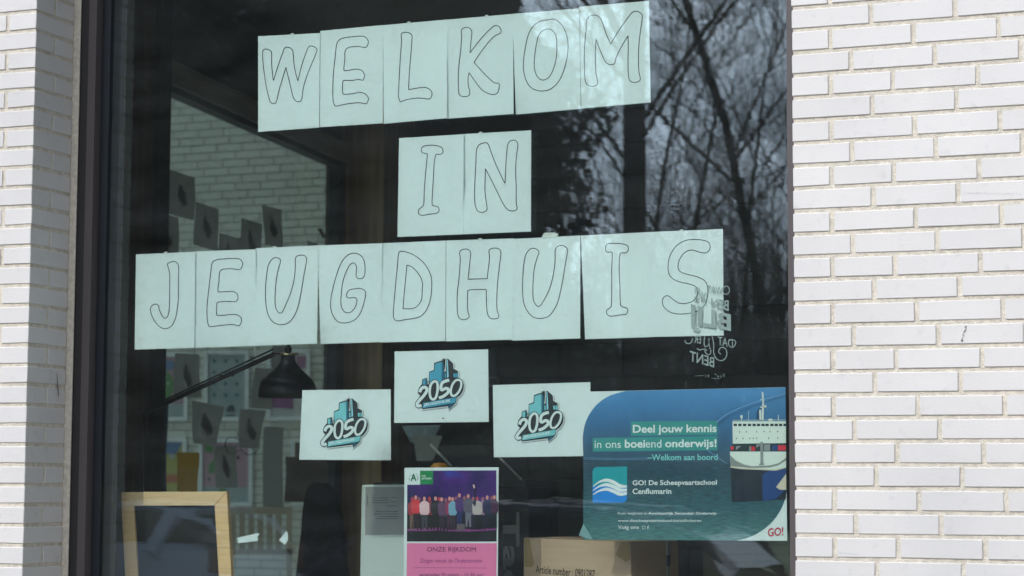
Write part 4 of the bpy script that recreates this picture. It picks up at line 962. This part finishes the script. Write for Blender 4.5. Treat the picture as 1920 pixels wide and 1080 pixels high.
# a loop of cable near the sheets
o = stroke('cable', [[(424,826),(430,820),(440,821),(446,826)], [(422,838),(428,848),(440,850),(450,842)], [(453,846),(462,852),(474,851),(482,843)], [(446,826),(446,812),(450,805)]], .9, pp, .06, M_black)
bpy.data.objects.remove(o)
mb = MB()
for pth in ([(424,838),(422,830),(428,821),(440,820.5),(450,826),(446,812)], [(422,834),(428,848),(440,850),(450,842),(462,852),(474,851),(484,842)]):
    mb.tube([pp(x, y, .07) for x, y in smooth_path(pth, False, 4)], .0022, 5)
tag(mb.build('cable', M_black, smooth=True), 'thin black looped cable between the hanging sheets', 'cable')
mb = MB().tube([P(x, y, .66) for x, y in smooth_path([(484,640),(478,652),(480,668),(489,676)], False, 5)], .0015, 5)
tag(mb.build('lamp_cable', M_whiteplastic, smooth=True), 'pale thin cable looping above the lamp arm', 'cable')

# ------------------------------------------------------------------ porch outside the side glazing
YF = 8.9
M_brick2 = mat('porch_white_brick', (.80, .80, .72), .7, var=.04, vscale=3, rnd=.06)
M_mort2 = mat('porch_mortar', (.50, .50, .44), .95)
far = thing('far_brick_wall', 'shaded white brick wall seen through the side glazing, poster frames on it', 'wall', (-6.5, YF, 0))
MB().box(-12, -4.2, YF+.006, YF+.3, 0, 5.62).build('mortar', M_mort2, far)
bx = []
for k in range(K_TOP-20, K_BOT+1):
    x = -12+[0, -.11, -.055, -.165][k % 4]
    while x < -4.2:
        a, b = max(x, -12), min(x+L1, -4.2)
        if b-a > .03: bx.append((((a+b)/2, YF+.05, zrow(k)), (b-a, .1, BH)))
        x += L1+JT
def far_view(p):
    X, Y = px_of(p); return 280 < X < 640 and 160 < Y < 960
masonry(far, bx, M_brick2, 300, far_view)
M_silver = mat('silver_snap_frame', (.85, .88, .88), .35)
col = lambda n, c: mat(n, c, .6)
fcol = {'pink': col('poster_pink', (.5, .30, .36)), 'green': col('poster_green', (.10, .28, .08)), 'blue': col('poster_blue', (.12, .22, .42)), 'yel': col('poster_yellow', (.45, .42, .12)),
        'pale': mat('poster_pale', (.38, .45, .46), .6, var=.05, vscale=9), 'teal': col('poster_teal', (.06, .20, .22)), 'purp': col('poster_purple', (.30, .10, .26)), 'oran': col('poster_orange', (.5, .15, .08)), 'white': col('poster_white', (.6, .62, .6)), 'dk': col('poster_dark', (.05, .07, .09))}
FR = [('poster_frame', (268,661,352,790), 'pink', 'silver framed colourful poster with a green shape, left end of the porch wall'),
      ('poster_frame', (382,657,467,790), 'pale', 'silver framed pale poster with rows of teal dots'),
      ('poster_frame', (500,655,582,790), 'white', 'silver framed poster with a magenta block, partly behind the lamp shade'),
      ('poster_frame', (268,821,350,950), 'yel', 'silver framed yellow and blue poster behind the amber sheet'),
      ('poster_frame', (372,822,474,950), 'pink', 'silver framed pink and green poster, lower one right of the amber sheet'),
      ('poster_frame', (545,822,625,948), 'dk', 'silver framed dark poster partly behind the black chair')]
yfs = YPlane(YF-.03)
for i, (nm, (x0, y0, x1, y1), bgc, l) in enumerate(FR):
    fo = thing(nm, l, 'poster frame', tuple(P((x0+x1)/2, y1, YF-.03)), 'silver poster frames on the porch wall')
    w_ = 8
    for q in ([(x0,y0),(x1,y0-.5),(x1-w_,y0+w_),(x0+w_,y0+w_)], [(x1,y0),(x1,y1),(x1-w_,y1-w_),(x1-w_,y0+w_)], [(x0,y1),(x1,y1),(x1-w_,y1-w_),(x0+w_,y1-w_)], [(x0,y0),(x0,y1),(x0+w_,y1-w_),(x0+w_,y0+w_)]):
        o = MB().hexa([P(x, y, YF-.028) for x, y in q], [P(x, y, YF-.004) for x, y in q]).build('frame_rail', M_silver, fo)
        bv = o.modifiers.new('b', 'BEVEL'); bv.width = .006; bv.segments = 2
    flat('print', [[(x0+w_,y0+w_),(x1-w_,y0+w_),(x1-w_,y1-w_),(x0+w_,y1-w_)]], YPlane(YF-.012), 0, fcol[bgc], fo)
    def fp(polys, cc, oo=.003): flat('printed_shape', polys, YPlane(YF-.012), oo, fcol[cc], fo)
    ell = lambda cx, cy, a, b, n=12: [(cx+a*math.cos(t*2*math.pi/n), cy+b*math.sin(t*2*math.pi/n)) for t in range(n)]
    if i == 0:
        fp([ell(306,722,20,28)], 'green'); fp([[(284,676),(300,672),(296,690),(286,694)], [(300,705),(306,700),(308,730),(301,730)]], 'yel', .005); fp([ell(316,685,14,9)], 'blue', .004)
        fp([ell(293,720,2.4,2.6,8), ell(315,719,2.4,2.6,8)], 'white', .006); stroke('printed_shape', [[(288,736),(296,744),(306,740)]], 3, YPlane(YF-.012), .006, fcol['pink'], fo)
        fp([[(276,757),(344,757),(344,782),(276,782)]], 'pale', .005)
    if i == 1:
        fp([ell(402+21*a, 677+21.2*b, 3.4, 3.6, 10) for a in range(3) for b in range(4)], 'teal')
        fp([[(423,773),(427,763),(434,758),(440,763),(441,773)], [(424,777),(440,777),(440,781),(424,781)]], 'dk')
    if i == 2:
        fp([[(508,745),(550,745),(550,767),(508,764)], [(556,668),(574,668),(573,690),(556,690)]], 'purp'); fp([[(508,664),(548,664),(548,680),(508,680)]], 'teal')
    if i == 3:
        fp([[(276,829),(342,829),(330,852),(300,850)]], 'blue'); fp([[(300,892),(342,888),(342,905),(296,904)]], 'oran'); fp([ell(322,856,5,5)], 'pale')
    if i == 4:
        fp([[(384,836),(400,836),(398,850),(384,846)], [(392,872),(402,860),(402,888),(390,887)], [(410,916),(424,916),(422,926),(410,925)]], 'green'); fp([ell(392,898,2.6,3.2,8)], 'dk'); fp([[(380,912),(466,914),(466,942),(380,942)]], 'pale', .002); fp([ell(446,858,3,4,8)], 'dk')
# slatted wooden bench back
yb = 8.0
fe = thing('wooden_bench', 'pale wooden bench with slatted high back, in the porch beyond the chalkboard', 'bench', tuple(P(490, 1080, yb)*np.array([1, 1, 0])))
M_slat = mat('weathered_slat', (.42, .34, .24), .7, var=.15, vscale=5)
x0, x1 = 400, 548
def pb(x0, y0, x1, y1, d0, th, nm): MB().hexa(*[[P(x, y, yb+d0+k) for x, y in rq(x0, y0, x1, y1)] for k in (0, th)]).build(nm, M_slat, fe)
pb(x0, 950, x1, 964, 0, .04, 'top_rail'); pb(x0, 1030, x1, 1040, 0, .04, 'lower_rail'); pb(537, 964.3, x1, 1180, 0, .04, 'post'); pb(x0, 964.3, x0+10, 1180, 0, .04, 'post')
for k in range(7):
    x = 414+k*17.2; pb(x, 964.3, x+11, 1029.7, .008, .02, 'slat')
zse = .45; xa, xb = P(x0, 1100, yb)[0], P(x1, 1100, yb)[0]
MB().box(xa, xb, yb-.45, yb-.01, zse, zse+.04).build('seat', M_slat, fe)
for x in (xa+.03, xb-.07): MB().box(x, x+.05, yb-.44, yb-.39, 0, zse).build('leg', M_slat, fe)
for x in (xa+.03, xb-.07): MB().box(x, x+.05, yb+.0, yb+.04, 0, P(x0, 1180, yb)[2]).build('leg', M_slat, fe)
# porch post under the added sun-blocking mass
tag(MB().box(-12.2, -11.95, .0, .25, 0, 4.37).build('porch_post', M_dark), 'dark square post standing under the added sun-blocking mass', 'post')

# ------------------------------------------------------------------ ground, road, pavement
def plane(name, x0, x1, y0, y1, z, m_): return obj(name, [(x0,y0,z),(x1,y0,z),(x1,y1,z),(x0,y1,z)], [(0,1,2,3)], m_, kind='structure')
plane('ground', -400, 400, -400, 400, -.14, M_grass)
MB().box(-60, 60, -4.5, 12, -.3, -.008).build('pavement', M_paving, kind='structure')
MB().box(-60, 60, -4.65, -4.502, -.3, .0).build('kerb', M_kerb, kind='structure')
plane('bounce_floor', -16, -4.2, 3.0, 8.9, -.004, mat('bounce_paving', (.62, .60, .55), .9, var=.08))  # unseen pale floor added to bounce light up the far wall
plane('road', -60, 60, -17.5, -4.66, -.125, M_asphalt)
MB().box(-60, 60, -17.65, -17.51, -.3, .0).build('far_kerb', M_kerb, kind='structure')
mb = MB()
for x in range(-58, 58, 6): mb.box(x, x+3, -10.2, -10.08, -.124, -.120)
mb.build('road_marking', mat('road_paint', (.7, .7, .68), .8), kind='structure')

# ------------------------------------------------------------------ cars, seen mirrored in the glass
def make_car(label, paint, loc, rz, hgt=1.5, bel=.12):
    t_ = thing('parked_car', label, 'car', (0, 0, 0), 'cars parked along the street')
    st = [(-2.05,.35,.62,.62,.70),(-1.95,.28,.78,.80,.80),(-1.3,.24,.92,.95,.86),(-.75,.2,.98,1.0,.88),(0,.2,1.0,1.02,.89),(.9,.2,1.02,1.04,.89),(1.6,.24,1.04,1.06,.87),(1.95,.30,.98,1.0,.82),(2.08,.36,.70,.74,.76)]
    V = []; F = []
    for x, zb_, zm, zt_, hw in [(a, b, c+bel, d+bel, e) for a, b, c, d, e in st]:
        V += [(x,-hw*.92,zb_),(x,-hw,zb_+.2),(x,-hw,zm-.2),(x,-hw*.95,zm),(x,-hw*.8,zt_),(x,hw*.8,zt_),(x,hw*.95,zm),(x,hw,zm-.2),(x,hw,zb_+.2),(x,hw*.92,zb_)]
    for i in range(len(st)-1):
        for k in range(10): F.append((i*10+k, i*10+(k+1) % 10, (i+1)*10+(k+1) % 10, (i+1)*10+k))
    F += [tuple(range(10))[::-1], tuple(range(80, 90))]
    o = obj('body', V, F, paint, t_, smooth=True)
    s_ = o.modifiers.new('s', 'SUBSURF'); s_.levels = 1; s_.render_levels = 1
    g = [(-1.0,1.0+bel,1.0+bel,.80),(-.35,1.0+bel,hgt-.06,.66),(.3,1.0+bel,hgt,.66),(1.2,1.02+bel,hgt-.04,.65),(1.75,1.04+bel,hgt-.18,.6),(1.98,1.02+bel,1.04+bel,.62)]
    V = []; F = []
    for x, z0_, z1_, hw in g: V += [(x,-.83,z0_-.03),(x,-hw,z1_-.03),(x,-hw*.8,z1_),(x,hw*.8,z1_),(x,hw,z1_-.03),(x,.83,z0_-.03)]
    for i in range(len(g)-1):
        for k in range(5): F.append((i*6+k, i*6+k+1, (i+1)*6+k+1, (i+1)*6+k))
    obj('windows', V, F, M_carglass, t_, smooth=False)
    rf = []; 
    MB().hexa([(-.38,-.6,hgt-.05),(1.55,-.6,hgt-.12),(1.55,.6,hgt-.12),(-.38,.6,hgt-.05)], [(-.3,-.6,hgt+.0),(1.6,-.6,hgt-.06),(1.6,.6,hgt-.06),(-.3,.6,hgt+.0)]).build('roof', paint, t_)
    for s in (-1, 1):
        MB().tube([(-1.0, s*.82, 1.0), (-.35, s*.68, hgt-.05), (.3, s*.675, hgt+.0), (1.2, s*.665, hgt-.04), (1.78, s*.64, hgt-.2), (1.98, s*.66, 1.02)], .035, 6).tube([(.35, s*.85, 1.0), (.35, s*.69, hgt-.02)], .03, 6).tube([(1.25, s*.86, 1.0), (1.4, s*.69, hgt-.1)], .10, 6).build('roof_pillars', paint, t_)
        MB().box(1.86, 2.04, s*.72-.1, s*.72+.1, .84, 1.08).build('tail_light', M_red, t_)
        MB().box(-2.04, -1.9, s*.62-.14, s*.62+.14, .62, .76).build('headlight', M_whiteplastic, t_)
        for x in (-1.3, 1.32):
            MB().add(*lathe_x(x, s*.80, .32, .2)).build('wheel', M_tyre, t_)
            MB().add(*lathe_x(x, s*.905, .19, .03, .32)).build('hub', M_steel, t_)
    t_.location = loc; t_.rotation_euler = (0, 0, rz); return t_
def lathe_x(x, y, r_, wd, zc=None):
    V = []; F = []; n = 20; zc = r_ if zc is None else zc
    for s in (-1, 1):
        for k in range(n): a = 2*math.pi*k/n; V.append((x+r_*math.cos(a), y+s*wd/2, zc+r_*math.sin(a)))
    F += [tuple(range(n)), tuple(range(2*n-1, n-1, -1))]+[((k+1) % n, k, k+n, (k+1) % n+n) for k in range(n)]
    return V, F
make_car('dark blue hatchback parked across the street, mirrored at the bottom left of the window', M_carpaint, (-10.9, -13.0, -.125), 0)
make_car('dark car at the near kerb, its roof line mirrored beside the ship poster', mat('black_blue_paint', (.015, .022, .06), .5, spec=.12), (-4.3, -7.6, -.125), 0, 1.55)

# ------------------------------------------------------------------ trees, seen mirrored in the glass
def tree_mesh(seed, height, r0, spread, levels=5, straight=False):
    rn = random.Random(seed); mb = MB()
    def grow(p, d, L, r, lv):
        wob = 0 if (straight and lv == 0) else 1
        n = 5 if lv < 2 else (4 if lv < 4 else 3); pts = [p]; rad = [r]; dd = d.copy(); q = p.copy()
        for i in range(n):
            dd = (dd+wob*Vector((rn.gauss(0, .1+.03*lv), rn.gauss(0, .1+.03*lv), rn.gauss(.03, .05)))).normalized()
            q = q+dd*(L/n); pts.append(q.copy()); rad.append(r*(1-(.72 if wob else .3)*(i+1)/n))
        mb.tube(pts, rad, 7 if lv == 0 else (4 if lv < 2 else 3))
        if lv >= levels: return
        kids = [11, 6, 5, 3, 3][lv] if lv < 5 else 2
        for k in range(kids):
            t = rn.uniform(.25 if lv == 0 else .15, 1); i = min(n-1, int(t*n)); f = t*n-i
            b = pts[i].lerp(pts[i+1], f); rr = (rad[i]*(1-f)+rad[i+1]*f)
            a = rn.uniform(0, 2*math.pi); side = dd.orthogonal().normalized(); side.rotate(Matrix.Rotation(a, 3, dd))
            el = rn.uniform(.6, 1.2)
            nd = (dd*math.cos(el)+side*math.sin(el)*spread+Vector((0, 0, .15))).normalized()
            grow(b, nd, L*rn.uniform(.42, .66), max(.0055, rr*rn.uniform(.45, .65)*(.42 if wob == 0 else 1)), lv+1)
    grow(Vector((0, 0, -.3)), Vector((0, 0, 1)), height, r0, 0)
    me = bpy.data.meshes.new('branches'); me.from_pydata(mb.v, [], mb.f); me.update(); me.materials.append(M_bark); return me
TM = [tree_mesh(11, 10.5, .11, 1.0), tree_mesh(12, 12, .11, .9), tree_mesh(13, 9, .085, 1.2), tree_mesh(14, 14, .19, 1.0, 5, True)]
CM = np.array([CAM[0], 2*GY-CAM[1]])           # mirrored eye, used to see which part of the street the glass shows
def street(X, D):
    h = YAW-math.atan((X-960)/FPX); return CM[0]-D*math.sin(h), CM[1]-D*math.cos(h)
TL = 'bare leafless tree across the street, mirrored in the right half of the window'
rn = random.Random(21)
spots = [(1190, 30, 3), (1120, 37, 2), (1330, 36, 2), (1520, 31, 1), (1270, 47, 0), (1430, 52, 1), (1120, 50, 2)]
spots += [(1040+rn.uniform(0, 600), rn.uniform(62, 110), rn.randrange(3)) for _ in range(5)]
for X, D, k in spots:
    x, y = street(X, D); o = bpy.data.objects.new('bare_tree', TM[k]); COL.objects.link(o)
    o.location = (x, y, -.14); o.rotation_euler = (0, 0, rn.uniform(0, 6.3)); s_ = rn.uniform(.8, 1.05); o.scale = (s_, s_, s_*rn.uniform(.95, 1.15))
    tag(o, TL, 'tree', 'bare trees across the street')
def ever_mesh(seed, h, rx):
    g = np.random.default_rng(seed); n = 60000; 
    t = g.random(n)**.8; z = .6+t*(h-.6); prof = np.sin(np.clip((z/h)*math.pi*.92+.25, 0, math.pi))**.5*rx
    lob = 1+.16*np.sin(z*2.1+seed)+.0; a = g.random(n)*2*math.pi; lob = lob*(1+.16*np.sin(a*3+z*1.3)); r = prof*lob*np.sqrt(g.random(n)*.95+.05)
    c = np.stack([r*np.cos(a), r*np.sin(a), z], 1)
    u = g.normal(size=(n, 3)); u /= np.linalg.norm(u, axis=1)[:, None]; v = np.cross(u, g.normal(size=(n, 3))); v /= np.linalg.norm(v, axis=1)[:, None]
    s = (.03+.05*g.random(n))[:, None]
    V = np.stack([c-u*s-v*s*.5, c+u*s-v*s*.5, c+u*s+v*s*.5, c-u*s+v*s*.5], 1).reshape(-1, 3)
    me = bpy.data.meshes.new('crown'); me.from_pydata(V.tolist(), [], [(4*i, 4*i+1, 4*i+2, 4*i+3) for i in range(n)]); me.materials.append(M_leaf); return me
EMs = [ever_mesh(1, 10, 2.5), ever_mesh(2, 8, 2.2)]
MBt = MB().tube([(0,0,-.2),(0,0,3),(0.1,0,7)], [.25,.18,.05], 8); tv, tf = MBt.v, MBt.f
tm = bpy.data.meshes.new('trunk'); tm.from_pydata(tv, [], tf); tm.materials.append(M_bark)
for k, (X, D, e_, s_) in enumerate([(690, 27, 0, 1.0), (770, 36, 0, 1.1), (660, 28, 0, 1.05), (600, 26, 1, 1.05), (470, 29, 0, .95), (330, 27, 1, 1.15), (180, 28, 0, 1.0), (700, 34, 0, 1.2), (540, 35, 0, 1.25), (400, 36, 1, 1.3), (250, 34, 0, 1.2), (40, 30, 0, 1.0)]):
    x, y = street(X, D); o = bpy.data.objects.new('evergreen_tree', None); COL.objects.link(o); o.location = (x, y, -.14); o.scale = (s_,)*3; o.rotation_euler = (0, 0, k*1.3)
    tag(o, 'dense dark evergreen tree across the street, mirrored as the dark part of the window', 'tree', 'evergreen trees across the street')
    for nm, me in (('crown', EMs[e_]), ('trunk', tm)):
        c = bpy.data.objects.new(nm, me); COL.objects.link(c); c.parent = o

# the far wood behind the meadow reads as one mass of thin trunks and twigs
mb = MB(); rn = random.Random(77)
for i in range(420):
    X = rn.uniform(900, 1900); D = rn.uniform(85, 125); x, y = street(X, D); h = rn.uniform(7, 13.5)*D/100; lean = rn.gauss(0, .4)
    mb.tube([(x, y, -.2), (x+lean*.5, y, h*.5), (x+lean, y+.2, h)], [rn.uniform(.10, .2), .09, .02], 4)
    for k in range(9):
        t = rn.uniform(.3, .95); a = rn.uniform(0, 6.28); l = rn.uniform(.8, 2.6)*(1.1-t)
        p = Vector((x+lean*t, y, h*t)); q = p+Vector((math.cos(a)*l, math.sin(a)*l, l*.9)); mb.tube([p, q], [.035, .01], 3)
        for j in range(3):
            u = p.lerp(q, rn.uniform(.3, 1)); mb.tube([u, u+Vector((rn.gauss(0, .5), rn.gauss(0, .5), rn.uniform(.1, .8)))], [.02, .008], 3)
mb.build('distant_wood', M_bark, kind='stuff')
mb = MB()
for i in range(5000):
    X = rn.uniform(850, 1950); D = rn.uniform(95, 130); x, y = street(X, D); z = abs(rn.gauss(0, 2.3)); a = rn.uniform(0, 3.14); r_ = rn.uniform(.25, .6)
    dx, dy = math.cos(a)*r_, math.sin(a)*r_; mb.add([(x-dx, y-dy, z-.2), (x+dx, y+dy, z-.15), (x+dx*.6, y+dy*.6, z+r_), (x-dx*.7, y-dy*.7, z+r_*.8)], [(0, 1, 2, 3)])
mb.build('undergrowth', M_leaf, kind='stuff')
